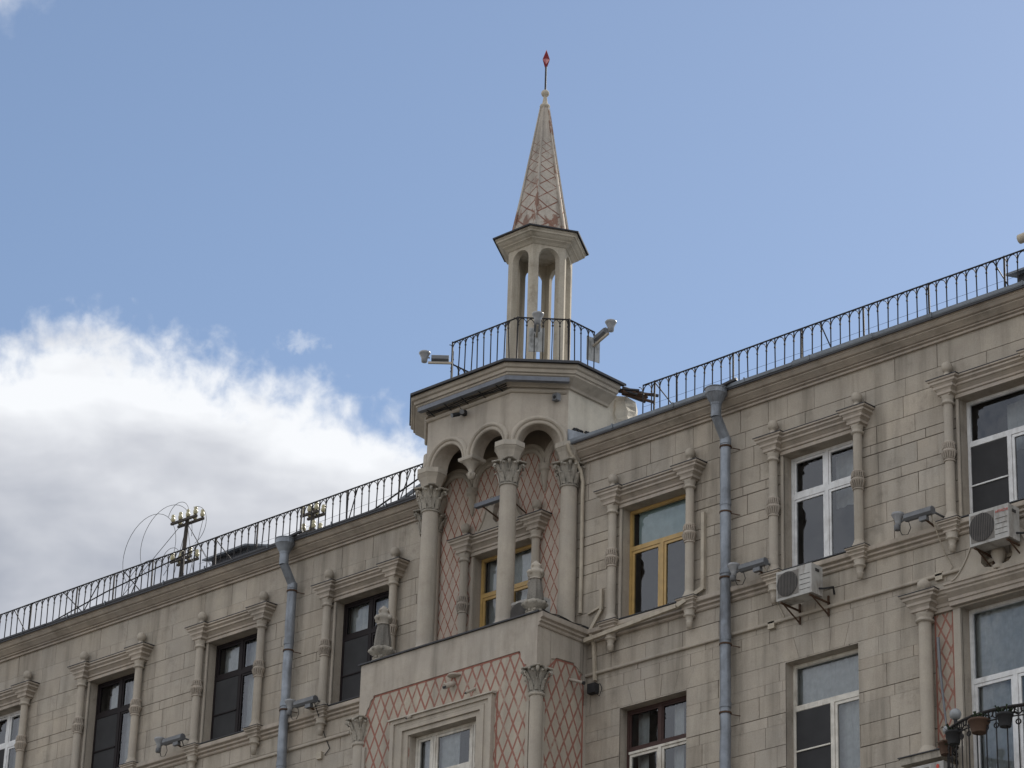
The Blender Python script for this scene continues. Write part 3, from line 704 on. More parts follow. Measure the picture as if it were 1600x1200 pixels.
# columns with leafy capitals
def leafcap(mb, x, y, z0, z1, r0, r1, mat, ab=True, a0=PI / 4, sq=.27):
    h = z1 - z0
    mb.lathe([(r0 * 1.12, z0 - .03), (r0 * 1.18, z0 - .015), (r0 * 1.12, z0), (r0 * 1.0, z0 + .01), (r0 * 1.02, z0 + h * .3), (r0 * 1.15, z0 + h * .6), (r1 * .85, z0 + h * .88), (r1 * .9, z1 - .03)], x, y, 0, mat, 16)
    for tier, (nk, zb, hh, o1) in enumerate(((8, z0 + .01, h * .48, .055), (8, z0 + h * .2, h * .62, .095))):
        for k in range(nk):
            th = 2 * PI * (k + .5 * tier) / nk; dx, dy = math.cos(th), math.sin(th); tx, ty = -dy, dx; wv = r0 * .36
            rs_ = [(r0 * 1.04, zb, wv), (r0 * 1.10 + .01, zb + hh * .4, wv * 1.1), (r0 * 1.15 + o1 * .5, zb + hh * .78, wv * .9), (r0 * 1.15 + o1, zb + hh * .98, wv * .6), (r0 * 1.15 + o1 * 1.12, zb + hh * .86, wv * .3)]
            vs_ = []
            for (r_, z, w_) in rs_:
                vs_ += [(x + dx * r_ - tx * w_, y + dy * r_ - ty * w_, z), (x + dx * (r_ + .022), y + dy * (r_ + .022), z + .01), (x + dx * r_ + tx * w_, y + dy * r_ + ty * w_, z)]
            fs = []
            for i in range(4):
                for j in range(2): fs.append((i * 3 + j, i * 3 + j + 1, i * 3 + j + 4, i * 3 + j + 3))
            mb.add(vs_, fs, mat, False)
    for k in range(4):
        th = a0 + PI / 2 * k; dx, dy = math.cos(th), math.sin(th)
        pts = [(x + dx * (r0 * 1.1), y + dy * r0 * 1.1, z0 + h * .5), (x + dx * (r1 * .95), y + dy * r1 * .95, z1 - .07), (x + dx * (r1 * 1.28), y + dy * r1 * 1.28, z1 - .045), (x + dx * (r1 * 1.36), y + dy * r1 * 1.36, z1 - .09), (x + dx * (r1 * 1.2), y + dy * r1 * 1.2, z1 - .115)]
        mb.tube(pts, [.018, .03, .036, .03, .018], mat, 6)
        th += PI / 4; dx, dy = math.cos(th), math.sin(th)
        mb.lathe([(.004, -.03), (.03, -.015), (.036, 0), (.03, .02), (.004, .035)], x + dx * r1 * .98, y + dy * r1 * .98, z1 - .05, mat, 8)
    if ab:
        vs_, fs = [], []; S_ = []
        for (s_, z) in ((sq * .93, z1 - .03), (sq, z1 - .02), (sq, z1 + .0)):
            for k in range(4):
                c0, c1 = a0 + PI / 2 * k, a0 + PI / 2 * (k + 1)
                for t in (0.08, .5, .92):
                    th = c0 + (c1 - c0) * t; rad = s_ * (1.22 if t != .5 else .80); vs_.append((x + rad * math.cos(th), y + rad * math.sin(th), z))
        for i in range(2):
            for j in range(12): fs.append((i * 12 + j, i * 12 + (j + 1) % 12, (i + 1) * 12 + (j + 1) % 12, (i + 1) * 12 + j))
        fs.append(tuple(range(12))[::-1]); fs.append(tuple(range(24, 36)))
        mb.add(vs_, fs, mat)
def impost(mb, x, y, z0, z1, mat, w0=.19, w1=.285, rot=PI / 8, n=8):
    mb.lathe([(w0, z0), (w0 * 1.0, z0 + .015), (w0 * 1.12, z0 + (z1 - z0) * .25), (w0 * 1.3, z0 + (z1 - z0) * .5), (w1 * .98, z0 + (z1 - z0) * .64), (w1, z0 + (z1 - z0) * .68), (w1 * 1.06, z0 + (z1 - z0) * .72), (w1 * 1.06, z1)], x, y, 0, mat, n, False, rot)
def loggia_column(x, y, r=.165, half=False):
    c = MB(); c.lathe([(r * 1.3, -.74), (r * 1.3, -.66), (r * 1.15, -.62), (r * 1.02, -.56), (r, -.5), (r * .99, 1.0), (r * .93, 2.10)], x, y, 0, 'trim_stone', 24)
    o = c.build('loggia_column', bld)
    c = MB(); leafcap(c, x, y, 2.13, 2.60, r * .95, .21, 'old_stone'); c.build('capital', o)
    c = MB(); impost(c, x, y, 2.60, 2.948, 'pale_stone'); c.build('impost', o)
    return o
for (x, y) in ((-1.15, -.93), (.88, -.93), (1.70, -.16), (-1.95, -.16)): loggia_column(x, y)
# corbel pendants between the paired arches, outer and blind
def corbel(mb, x, y, z, s_=1.0, mat='pale_stone'):
    mb.lathe([(.012, -.42 * s_), (.05 * s_, -.405 * s_), (.075 * s_, -.37 * s_), (.085 * s_, -.33 * s_), (.07 * s_, -.28 * s_), (.055 * s_, -.25 * s_), (.07 * s_, -.22 * s_), (.08 * s_, -.19 * s_), (.12 * s_, -.13 * s_), (.17 * s_, -.085 * s_)], x, y, z, mat, 16)
    mb.lathe([(.20 * s_, -.085 * s_), (.255 * s_, -.06 * s_), (.265 * s_, -.03 * s_), (.265 * s_, 0)], x, y, z, mat, 4, False, PI / 4)
    for k in range(6):
        th = 2 * PI * k / 6; mb.tube([(x + .05 * math.cos(th) * s_, y + .05 * math.sin(th) * s_, z - .38 * s_), (x + .10 * math.cos(th) * s_, y + .10 * math.sin(th) * s_, z - .31 * s_)], [.012, .022], mat, 4)
c = MB(); corbel(c, TX, -.90, SPR - .004); c.build('corbel', bld)
# rear wall of the loggia: lattice field under blind arches
bw = MB(); FX0, FX1 = -1.86, 1.62
for r_ in cut((FX0, FX1, -.76, 2.2), [opens[5]]):
    x0, x1, z0, z1 = r_; bw.quad([(x0, -.012, z0), (x1, -.012, z0), (x1, -.012, z1), (x0, -.012, z1)], 'lattice_back')
bw.quad([(FX0, -.012, 2.2), (FX1, -.012, 2.2), (FX1, -.012, 3.72), (FX0, -.012, 3.72)], 'lattice_back')
bwo = bw.build('lattice_wall', bld)
bz = 2.83; cs = [-1.40, -.46, .48, 1.42]
for c_ in cs[:]:
    a_ = MB(); lim = .469
    archivolt(a_, (c_ - 1, -.012), (c_ + 1, -.012), 1.0, bz, [(.36, 0), (.36, .03), (.39, .055), (.44, .055), (.455, .035), (.48, .035), (.50, .05), (.53, .05), (.54, 0)], lim, 'trim_stone')
    # solid spandrel above the arch hides the lattice
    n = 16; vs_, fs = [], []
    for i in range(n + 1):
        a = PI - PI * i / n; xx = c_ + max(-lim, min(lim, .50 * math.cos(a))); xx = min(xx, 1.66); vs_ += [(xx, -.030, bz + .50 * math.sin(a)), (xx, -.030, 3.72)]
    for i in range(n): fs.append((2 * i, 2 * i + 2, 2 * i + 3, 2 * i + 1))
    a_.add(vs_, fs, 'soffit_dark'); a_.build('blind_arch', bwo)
for x in (-.93, .01, .95):
    c = MB(); c.lathe([(.01, -.55), (.035, -.50), (.05, -.36), (.085, -.16), (.09, -.14), (.12, -.12), (.125, -.09), (.10, -.07), (.13, -.02), (.13, 0)], x, -.03, bz, 'trim_stone', 14); c.build('blind_corbel', bwo)
for x in (FX0 + .04, FX1 - .02):                  # half columns against the facade
    c = MB(); c.lathe([(.13, -.74), (.13, -.66), (.10, -.60), (.095, 2.15)], x, -.09, 0, 'trim_stone', 14); leafcap(c, x, -.09, 2.17, 2.5, .1, .16, 'old_stone', sq=.2); impost(c, x, -.09, 2.5, 2.83, 'pale_stone', .13, .19); c.build('half_column', bld)
pd = MB(); pediment(pd, bay(0) - .66, bay(0) + .66, 1.82, .66, -.14, -.015, 'trim_stone', .11)
pd.lathe([(.07, 1.82), (.09, 1.9), (.05, 1.98), (.10, 2.08), (.06, 2.16), (.02, 2.2)], bay(0), -.09, 0, 'trim_stone', 10); pd.build('pediment', bld)

# ---------------------------------------------------------------- projecting bay under the loggia
BX0, BX1, BYF = -2.42, 2.07, -1.30
by = MB(); WB = (-.97 - .0, .95)
bo = (-1.06, .86, -5.2, -2.43)
for r_ in cut((BX0, BX1, -14.0, -.78), [bo]):
    x0, x1, z0, z1 = r_; by.quad([(x0, BYF, z0), (x1, BYF, z0), (x1, BYF, z1), (x0, BYF, z1)], 'lattice_bay')
by.quad([(BX1, BYF, -14), (BX1, 0, -14), (BX1, 0, -.78), (BX1, BYF, -.78)], 'lattice_bay'); by.quad([(BX0, BYF, -14), (BX0, BYF, -.78), (BX0, 0, -.78), (BX0, 0, -14)], 'lattice_bay')
by.quad([(BX0, BYF, -14), (BX0, 0, -14), (BX1, 0, -14), (BX1, BYF, -14)], 'plaster')
x0, x1, z0, z1 = bo
for p in ([(x0, BYF, z0), (x0, -.9, z0), (x0, -.9, z1), (x0, BYF, z1)], [(x1, BYF, z0), (x1, BYF, z1), (x1, -.9, z1), (x1, -.9, z0)], [(x0, BYF, z1), (x0, -.9, z1), (x1, -.9, z1), (x1, BYF, z1)], [(x0, BYF, z0), (x1, BYF, z0), (x1, -.9, z0), (x0, -.9, z0)]): by.quad(p, 'plaster')
bayo = by.build('bay_wall', bld)
# raised plain plaster round the lattice fields
pp = MB(); e0 = .022
def jag(pts, n, amp, r_):
    out = []
    for a, b in zip(pts[:-1], pts[1:]):
        for i in range(n): t = i / n; out.append((a[0] + (b[0] - a[0]) * t + (r_.uniform(-amp, amp) if i else 0), a[1] + (b[1] - a[1]) * t + (r_.uniform(-amp, amp) if i else 0)))
    return out + [pts[-1]]
rj = random.Random(11)
lo = [(BX0, -1.84)] + jag([(BX0 + .13, -1.84), (BX0 + .24, -1.66), (BX0 + .37, -1.45)], 5, .018, rj) + [(BX1 - .42, -1.42)] + jag([(BX1 - .42, -1.42), (BX1 - .33, -1.62), (BX1 - .17, -1.80)], 5, .018, rj) + [(BX1 + e0, -1.82)]
def front_sheet(mb, lower, ztop, y0, y1, mat):
    n = len(lower)
    for a, b in zip(lower[:-1], lower[1:]):
        if b[0] - a[0] < 1e-5: 
            mb.quad([(a[0], y0, a[1]), (a[0], y1, a[1]), (b[0], y1, b[1]), (b[0], y0, b[1])], mat); continue
        mb.quad([(a[0], y0, a[1]), (b[0], y0, b[1]), (b[0], y0, ztop), (a[0], y0, ztop)], mat)
        mb.quad([(a[0], y0, a[1]), (a[0], y1, a[1]), (b[0], y1, b[1]), (b[0], y0, b[1])], mat)
front_sheet(pp, lo, -.785, BYF - e0, BYF, 'plaster')
ls = [(BYF - e0, -1.82)] + jag([(BYF + .16, -1.82), (BYF + .30, -1.68), (BYF + .36, -1.55), (BYF + .52, -1.50)], 4, .02, rj) + jag([(-.34, -1.47), (-.22, -1.58), (-.14, -1.60), (-.06, -1.80)], 4, .02, rj) + [(-.06, -2.2), (-.055, -2.8), (-.05, -14), (0, -14)]
for a, b in zip(ls[:-1], ls[1:]):
    if b[0] - a[0] < 1e-4: continue
    X = BX1 + e0; pp.quad([(X, a[0], a[1]), (X, b[0], b[1]), (X, b[0], -.785), (X, a[0], -.785)], 'plaster'); pp.quad([(X, a[0], a[1]), (BX1, a[0], a[1]), (BX1, b[0], b[1]), (X, b[0], b[1])], 'plaster')
pp.quad([(BX0 - .003, BYF, -14), (BX0 - .003, BYF, -.785), (BX0 - .003, 0, -.785), (BX0 - .003, 0, -14)], 'plaster')
pp.quad([(BX0 - .003, BYF - e0, -1.84), (BX0 - .003, BYF - e0, -.785), (BX0 - .003, BYF, -.785), (BX0 - .003, BYF, -1.84)], 'plaster')
pp.build('plaster_facing', bayo)
# red borders
rb = MB()
def strip(a, b, wd, axis='x'):
    (u0, z0), (u1, z1) = a, b; l = math.hypot(u1 - u0, z1 - z0); nx, nz = -(z1 - z0) / l * wd / 2, (u1 - u0) / l * wd / 2
    q_ = [(u0 + nx, z0 + nz), (u1 + nx, z1 + nz), (u1 - nx, z1 - nz), (u0 - nx, z0 - nz)]
    rb.quad([(p_[0], BYF - .0035, p_[1]) if axis == 'x' else (BX1 + .0035, p_[0], p_[1]) for p_ in q_], 'red_border')
for a, b in (((BX0 + .37, -1.468), (BX1 - .42, -1.438)), ((BX0 + .16, -1.9), (BX0 + .385, -1.47)), ((BX0 + .16, -1.9), (BX0 + .16, -5)), ((BX1 - .44, -1.44), (BX1 - .37, -1.62)),
             ((-1.52, -2.08), (1.12, -2.08)), ((1.13, -2.08), (1.13, -6)), ((-1.54, -2.1), (-1.54, -6))): strip(a, b, .035)
for a, b in (((BYF + .5, -1.525), (-.34, -1.495)), ((BYF + .2, -1.86), (BYF + .5, -1.53)), ((BYF + .2, -1.86), (BYF + .2, -6)), ((-.34, -1.5), (-.08, -1.83)), ((-.075, -1.82), (-.07, -6))): strip(a, b, .035, 'y')
rb.build('red_border', bayo)
# top slab
tp = MB(); tp.box(BX0 - .05, BX1 + .05, BYF - .065, -.002, -.782, -.755, 'dark_metal'); tp.box(BX0 - .03, BX1 + .03, BYF - .04, -.002, -.754, -.745, 'roof_sheet'); tp.build('bay_roof', bayo)
mo = MB(); mo.sweep([(BX1 + e0, BYF - e0 + .002), (BX1 + e0, -.0)], [(o_ * .8, z) for o_, z in sprof[:-2]] + [(.112, -.785), (0, -.785)], 'trim_warm'); mo.build('moulding', bayo)
# corner columns
for (x, s_) in ((BX1 - .0, 1), (BX0 + .02, -1)):
    c = MB(); c.lathe([(.125, -9), (.12, -2.32)], x, BYF + .02, 0, 'trim_stone', 20)
    c.box(x - .20, x - .13, BYF - .04, BYF + .05, -9, -2.42, 'trim_stone') if s_ > 0 else c.box(x + .13, x + .20, BYF - .04, BYF + .05, -9, -2.42, 'trim_stone')
    if s_ > 0: c.box(x - .05, x + .04, BYF + .13, BYF + .20, -9, -2.42, 'trim_stone')
    c.lathe([(.135, -2.36), (.15, -2.345), (.15, -2.32), (.125, -2.305)], x, BYF + .02, 0, 'trim_stone', 20)
    o = c.build('corner_column', bayo)
    c = MB(); leafcap(c, x, BYF + .02, -2.29, -1.835, .125, .20, 'old_stone', sq=.235); c.build('capital', o)
# window architrave of the bay
ar = MB(); ax0, ax1, az = -1.50, 1.07, -2.10
for (o_, dq, th) in ((0, .09, .09), (.09, .055, .11), (.20, .075, .10), (.30, .035, .16)):
    a, b, z = ax0 + o_, ax1 - o_, az - o_ * .8
    ww = th if o_ < .3 else .12
    ar.box(a, a + ww, BYF - dq, BYF - .001, -6, z, 'trim_stone'); ar.box(b - ww, b, BYF - dq, BYF - .001, -6, z, 'trim_stone'); ar.box(a + ww, b - ww, BYF - dq, BYF - .001, z - (.075 if o_ < .3 else .09), z, 'trim_stone')
ar.add([(ax0 - .04, BYF - .13, az + .0), (ax0 - .04, BYF - .0, az + .0), (ax1 + .04, BYF, az), (ax1 + .04, BYF - .13, az), (ax0 - .04, BYF - .12, az + .03), (ax0 - .04, BYF, az + .06), (ax1 + .04, BYF, az + .06), (ax1 + .04, BYF - .12, az + .03)],
       [(0, 1, 2, 3), (0, 3, 7, 4), (4, 7, 6, 5), (0, 4, 5, 1), (3, 2, 6, 7)], 'pale_stone')
ar.build('architrave', bayo)
o, _ = window(-.10, -5.2, -2.43, 'bay3', hw=.96, mat='frame_cream', seed=40, y=BYF + .16)
for ch in o.children: pass
curtain(o, -1.0, -.05, -5.2, -2.5, BYF + .30)
# spouts
for (x, z, ln, r_, ang) in ((0.02, -1.66, .24, .052, .13), (.56, -1.88, .24, .026, .15), (-.95, -2.05, .22, .024, .13)):
    c = MB(); c.tube([(x, BYF, z), (x, BYF - ln, z - ang)], r_, 'plaster', 12)
    c.add([(x + r_ * .92 * math.cos(a * PI / 6), BYF - ln - .005 - .0 * a, z - ang + r_ * .92 * math.sin(a * PI / 6)) for a in range(12)], [tuple(range(12))[::-1]], 'cable_black')
    if r_ > .04: c.lathe([(.01, 0), (.13, .01), (.14, .03), (.12, .05)], x + .04, BYF - .03, z + .10, 'plaster', 10)
    c.build('spout', bayo)
c = MB(); c.tube([(BX1 + .0, -.42, -1.80), (BX1 + .32, -.40, -1.93)], .028, 'plaster', 12); c.tube([(BX1 + .30, -.401, -1.925), (BX1 + .33, -.40, -1.935)], .034, 'cable_black', 12); c.build('spout', bayo)
# stone finials standing on the bay
def stone_finial(x, y, label, sc_=1.0, sh=.0):
    c = MB(); n_ = 12
    c.lathe([(r_ * sc_, z * sc_) for r_, z in ((.20, 0), (.205, .05), (.15, .08), (.13, .12), (.15, .15), (.235, .21), (.245, .25), (.235, .29), (.18, .31), (.165, .33))], 0, 0, 0, 'old_stone', n_)
    c.lathe([(r_ * sc_, z * sc_) for r_, z in ((.175, .33), (.165, .45), (.125, .66), (.105, .76), (.115, .79))], 0, 0, 0, 'sooty_stone', 16, False, 0, .14)
    c.lathe([(r_ * sc_, z * sc_) for r_, z in ((.13, .78), (.11, .82), (.17, .88), (.185, .92), (.15, .97), (.10, .99), (.12, 1.03), (.105, 1.09), (.05, 1.14), (.01, 1.17))], 0, 0, 0, 'pale_stone', n_, True, 0, .12)
    for k in range(8):
        th = 2 * PI * k / 8
        for (rr_, zz, q_) in ((.225, .25, .045), (.165, .90, .050), (.10, 1.05, .035), (.15, .11, .035)):
            if zz > .8 and k % 2: continue
            c.lathe([(.004, -q_ * sc_), (q_ * .8 * sc_, -q_ * .5 * sc_), (q_ * sc_, 0), (q_ * .7 * sc_, q_ * .7 * sc_), (.004, q_ * sc_)], rr_ * sc_ * math.cos(th), rr_ * sc_ * math.sin(th), zz * sc_, 'pale_stone' if zz > .8 else 'old_stone', 7)
    for v in range(len(c.v)):
        a, b, z = c.v[v]; c.v[v] = (a + math.sin(z * 9 + b * 20) * .006 + sh * z, b + math.cos(z * 7 + a * 17) * .006, z)
    o = c.build('stone_finial', None, (x, y, -.745)); tag(o, label, 'finial', 'stone finials on the projecting bay'); return o
stone_finial(-2.13, -1.08, 'weathered stone finial on the left end of the bay roof, before a dark-framed window')
stone_finial(1.80, -1.10, 'weathered stone finial on the right corner of the bay roof, beside the loggia columns', .93)

# ---------------------------------------------------------------- lantern and spire
LXc, LYc = -.10, .80
def hexp(r, a0=30): return [(LXc + r * math.sin(R(a0 + 60 * k)), LYc - r * math.cos(R(a0 + 60 * k))) for k in (-1, 0, 1, 2, 3, 4)]
lt = MB(); H0, H1 = hexp(.66), hexp(.52)
for i in range(6):
    p0, p1, q0, q1 = H0[i], H0[(i + 1) % 6], H1[i], H1[(i + 1) % 6]
    arcade(lt, p0, p1, q0, q1, [(.33, .215)], 7.60, 8.12, 4.50, 'lantern_plaster', 'lantern_plaster', 'lantern_plaster')
lo_ = lt.build('lantern', bld)
c = MB(); c.add([(a, b, 7.95) for a, b in hexp(.53)], [tuple(range(6))[::-1]], 'lantern_plaster'); c.build('lantern_ceiling', lo_)
c = MB(); HP = [(0, 7.86), (.02, 7.87), (.06, 7.91), (.10, 7.935), (.115, 7.94), (.12, 7.955), (.16, 7.98), (.20, 8.02), (.225, 8.03), (.23, 8.065), (.25, 8.08), (.25, 8.115), (0, 8.12)]
c.sweep(H0, HP, 'lantern_plaster', True); c.build('lantern_cornice', lo_)
c = MB(); c.sweep(H0, [(.0, 8.122), (.26, 8.122), (.285, 8.105), (.295, 8.11), (.30, 8.135), (.14, 8.20), (.0, 8.27), (-.04, 8.30)], 'dark_metal', True); c.build('lantern_roof', lo_)
sp = MB(); ZB, ZTp, RB, RT = 8.22, 11.28, .60, .085
def sr(z): t = (z - ZB) / (ZTp - ZB); return RB + (RT - RB) * (t ** .93)
zs_ = [ZB]; h = .40
vv = [0.0]
while zs_[-1] < ZTp - .02:
    nz = min(ZTp, zs_[-1] + h * (sr(zs_[-1]) / RB) * .98 + .02); zs_.append(nz); vv.append(vv[-1] + 1.0)
for i in range(len(zs_) - 1):
    A, B = hexp(sr(zs_[i])), hexp(sr(zs_[i + 1]))
    for j in range(6):
        k = (j + 1) % 6; sp.add([(*A[j], zs_[i]), (*A[k], zs_[i]), (*B[k], zs_[i + 1]), (*B[j], zs_[i + 1])], [(0, 1, 2, 3)], 'lattice_spire', uvs=[[(0.5, vv[i]), (1.5, vv[i]), (1.5, vv[i + 1]), (0.5, vv[i + 1])]])
spo = sp.build('spire', bld)
c = MB()
for j in range(6):
    c.tube([(*hexp(sr(z) + .006)[j], z) for z in (ZB, 9.2, 10.2, ZTp)], [.034, .030, .024, .018], 'lattice_spire', 4, False)
c.build('spire_ribs', spo)
c = MB(); c.lathe([(r_ * .80, 11.32 + (z - 11.29) * .80) for r_, z in ((.085, 11.22), (.12, 11.25), (.135, 11.29), (.12, 11.33), (.075, 11.35), (.07, 11.38), (.045, 11.56), (.05, 11.58), (.085, 11.61), (.105, 11.66), (.10, 11.71), (.07, 11.75), (.03, 11.77))], LXc, LYc, 0, 'lantern_plaster', 16); c.build('spire_knob', spo)
c = MB(); c.tube([(LXc, LYc, 11.68), (LXc, LYc, 12.25)], .022, 'dark_metal', 8); c.build('mast', spo)
c = MB()                                           # faceted five-pointed star seen nearly edge-on
sdx, sdy = -.700, .714; nx_, ny_ = -sdy, sdx
pts = []
for k in range(10):
    a = PI / 2 + k * PI / 5; r_ = .235 if k % 2 == 0 else .10
    pts.append((LXc + sdx * r_ * math.cos(a), LYc + sdy * r_ * math.cos(a), 12.43 + r_ * math.sin(a)))
for s_ in (-1, 1):
    ctr = (LXc + nx_ * .075 * s_, LYc + ny_ * .075 * s_, 12.43)
    for k in range(10): c.add([pts[k], pts[(k + 1) % 10], ctr], [(0, 1, 2) if s_ > 0 else (2, 1, 0)], 'star_red')
c.build('star', spo)

# ---------------------------------------------------------------- iron railings
def baluster_mesh(h, hs, r=.0115, arc=True):
    c = MB(); c.tube([(0, 0, 0), (0, 0, h)], r, 'rail_iron', 4, False)
    if arc:
        q = hs; zt = h - .012
        for s_ in (-1, 1):
            c.tube([(s_ * q * (1 - math.cos(a)), 0, zt - q * 1.6 + q * 1.6 * math.sin(a)) for a in (0, .35, .75, 1.15, PI / 2)], .009, 'rail_iron', 4, False, False)
        c.tube([(0, 0, h - q * 1.85), (0, 0, h - q * 1.6)], r * 1.8, 'rail_iron', 5, False)
    o = c.build('baluster'); return o
def railing(label, segs, z0, z1, sp_, group=None, loc=None, mids=(), skip=()):
    root = thing('railing', label, 'railing', loc or (segs[0][0][0], segs[0][0][1], z0), group)
    proto = None
    for (a, b) in segs:
        Lh = math.hypot(b[0] - a[0], b[1] - a[1]); n = max(1, round(Lh / sp_)); d = ((b[0] - a[0]) / Lh, (b[1] - a[1]) / Lh); ang = math.atan2(d[1], d[0])
        t = MB(); npt = max(2, int(Lh / 1.4) + 1)
        t.tube([(a[0] + d[0] * Lh * i / (npt - 1), a[1] + d[1] * Lh * i / (npt - 1), z1 + rnd.uniform(-.008, .008) * (0 < i < npt - 1)) for i in range(npt)], .017, 'rail_iron', 6, False); t.build('top_rail', root)
        t = MB(); t.tube([(a[0], a[1], z0 + .04), (b[0], b[1], z0 + .04)], .009, 'rail_iron', 4, False); t.build('bottom_rail', root)
        for i in range(n + 1):
            s_ = Lh * i / n
            if i == n and b != segs[-1][1]: continue
            if proto is None:
                proto = baluster_mesh(z1 - z0, Lh / n / 2); o = proto
            else: o = proto.copy(); col.objects.link(o)
            o.parent = root; o.matrix_parent_inverse = Matrix.Translation(-Vector(root.location))
            o.location = (a[0] + d[0] * s_, a[1] + d[1] * s_, z0); bent = rnd.random() < .07; o.rotation_euler = (rnd.uniform(-.02, .02), rnd.uniform(-.07, .07) if bent else rnd.uniform(-.015, .015), ang)
    return root
def bar(root, name, pts, r, mat='rail_iron', n=5): c = MB(); c.tube(pts, r, mat, n, False); return c.build(name, root)
RY, RZ0, RZ1 = -.12, 3.02, 3.70
LR = railing('long iron roof railing on the left wing, ending at the left picture edge', [((-16.6, RY), (-2.05, RY))], RZ0, RZ1, .208, 'arched iron railings')
RRl = railing('long iron roof railing with arched heads on the right wing, rising from the turret', [((3.46, RY), (12.6, RY))], RZ0, RZ1, .207, 'arched iron railings')
for x in (-14.3, -12.75, -11.5, -10.25, -9.25, -8.25, -7.0, -5.7, -4.35, -2.9): bar(LR, 'post', [(x, RY + .01, RZ0), (x + rnd.uniform(-.03, .03), RY + .01, RZ1)], .020)
for x in (3.72, 4.27, 5.6, 7.15, 8.54, 9.94, 11.5): bar(RRl, 'post', [(x, RY + .01, RZ0), (x + rnd.uniform(-.02, .02), RY + .01, RZ1 + .02)], .020)
for (x, dx) in ((3.75, .45), (7.6, .22), (11.3, .3)): bar(RRl, 'brace', [(x, RY - .02, RZ1 - .02), (x + dx, RY + .1, RZ0)], .012)
for (x, dx) in ((-12.0, -.9), (-11.2, .5), (-13.2, .6), (-8.3, .45), (-4.1, -.5), (-2.6, -.6), (-14.9, .3), (-10.6, -.7)): bar(LR, 'brace', [(x, RY + .03, RZ1 - .02), (x + dx, RY + .25, RZ0 + .02)], .012)
bar(LR, 'loose_bar', [(-13.9, RY + .05, 3.06), (-11.8, RY + .06, 3.38), (-9.0, RY + .05, 3.62)], .015)
bar(LR, 'loose_bar', [(-4.2, RY + .15, 3.04), (-2.1, RY + .2, 3.66)], .018)
for z in (3.22, 3.38): bar(RRl, 'wire', [(3.3, RY + .2, z), (7, RY + .2, z - .02), (12.5, RY + .2, z)], .0035, 'rail_iron', 3)
for z in (3.20, 3.36): bar(LR, 'wire', [(-2.1, RY + .2, z + .05), (-6, RY + .2, z - .02), (-9, RY + .2, z)], .0035, 'rail_iron', 3)
bd_ = MB(); bd_.add([(-3.4, 0.0, 3.04), (-2.05, 0.0, 3.36), (-2.05, 0, 3.50), (-3.4, .0, 3.06), (-3.4, 0.03, 3.04), (-2.05, 0.03, 3.36), (-2.05, .03, 3.50), (-3.4, .03, 3.06)], [(0, 1, 2, 3), (7, 6, 5, 4), (0, 4, 5, 1), (3, 2, 6, 7)], 'roof_sheet')
tag(bd_.build('metal_sheet'), 'loose grey metal sheet leaning behind the left railing next to the turret', 'metal sheet')
# turret railing
TR = octo(1.50, .87, 1.56, .80, x=LXc)
RT_ = railing('iron railing with arched heads round the turret deck under the lantern', [(TR[7], TR[0]), (TR[0], TR[1]), (TR[1], TR[2]), (TR[2], TR[3]), (TR[3], (TR[3][0], .72))], 4.50, 5.72, .172, 'arched iron railings', loc=(LXc, LYc, 4.50))
for p in (TR[0], TR[1], TR[2], TR[3]): bar(RT_, 'post', [(p[0], p[1], 4.5), (p[0], p[1], 5.74)], .019)

# ---------------------------------------------------------------- drainpipes
def drainpipe(x, label, s_=1):
    r_ = .098; root = thing('drainpipe', label, 'drainpipe', (x, -.16, GZ), 'galvanised drainpipes')
    c = MB(); rq = random.Random(int(x * 10)); zl = [1.99]
    while zl[-1] > -7: zl.append(zl[-1] - rq.uniform(.22, .5))
    c.tube([(x + rq.uniform(-.006, .006), -.165 + rq.uniform(-.006, .006), z) for z in zl] + [(x, -.165, GZ + .3)], [r_ * rq.uniform(.93, 1.03) for _ in zl] + [r_], 'zinc', 11); 
    for z in (-.55, -1.78, -3.0, .75, -4.2): c.tube([(x, -.165, z), (x, -.165, z + .10)], r_ * 1.05, 'zinc', 18)
    c.build('pipe', root)
    c = MB(); c.tube([(x, -.43, 2.40), (x, -.165, 2.02)], r_ * .96, 'zinc', 8, False); c.tube([(x, -.43, 2.64), (x, -.43, 2.37)], r_ * .97, 'zinc', 18); c.tube([(x, -.165, 2.05), (x, -.165, 1.93)], r_ * 1.04, 'zinc', 18); c.build('elbow', root)
    c = MB(); c.lathe([(.10, 2.60), (.105, 2.64), (.19, 2.80), (.20, 2.81), (.20, 2.90), (.212, 2.905), (.212, 2.92), (.19, 2.92), (.18, 2.82), (.09, 2.66)], x, -.43, 0, 'zinc', 18, False)
    c.tube([(x + .1, -.45, 2.93), (x + .28, -.38, 3.0), (x + .42, -.36, 3.02)], .035, 'dark_metal', 5, False); c.build('funnel', root)
    for z in (1.88, .62, -.62, -1.85, -3.1):
        c = MB(); c.tube([(x, -.165, z - .015), (x, -.165, z + .015)], r_ * 1.12, 'rust', 18); c.tube([(x + .08, -.12, z - .02), (x + .22, .03, z - .05)], .009, 'rust', 5); c.build('clamp', root)
drainpipe(5.47, 'grey galvanised drainpipe right of the turret, between the yellow and the white framed windows')
drainpipe(-5.77, 'grey galvanised drainpipe left of the turret, between two dark-framed windows')
c = MB(); c.tube([(1.86, -.40, 2.88), (1.87, -.36, 2.76), (1.94, -.12, 2.42), (1.95, -.06, 2.2), (1.95, -.055, -.1), (1.95, -.055, -.40)], .036, 'duct', 10)
tag(c.build('thin_pipe'), 'thin beige downpipe in the corner right of the loggia columns', 'pipe')

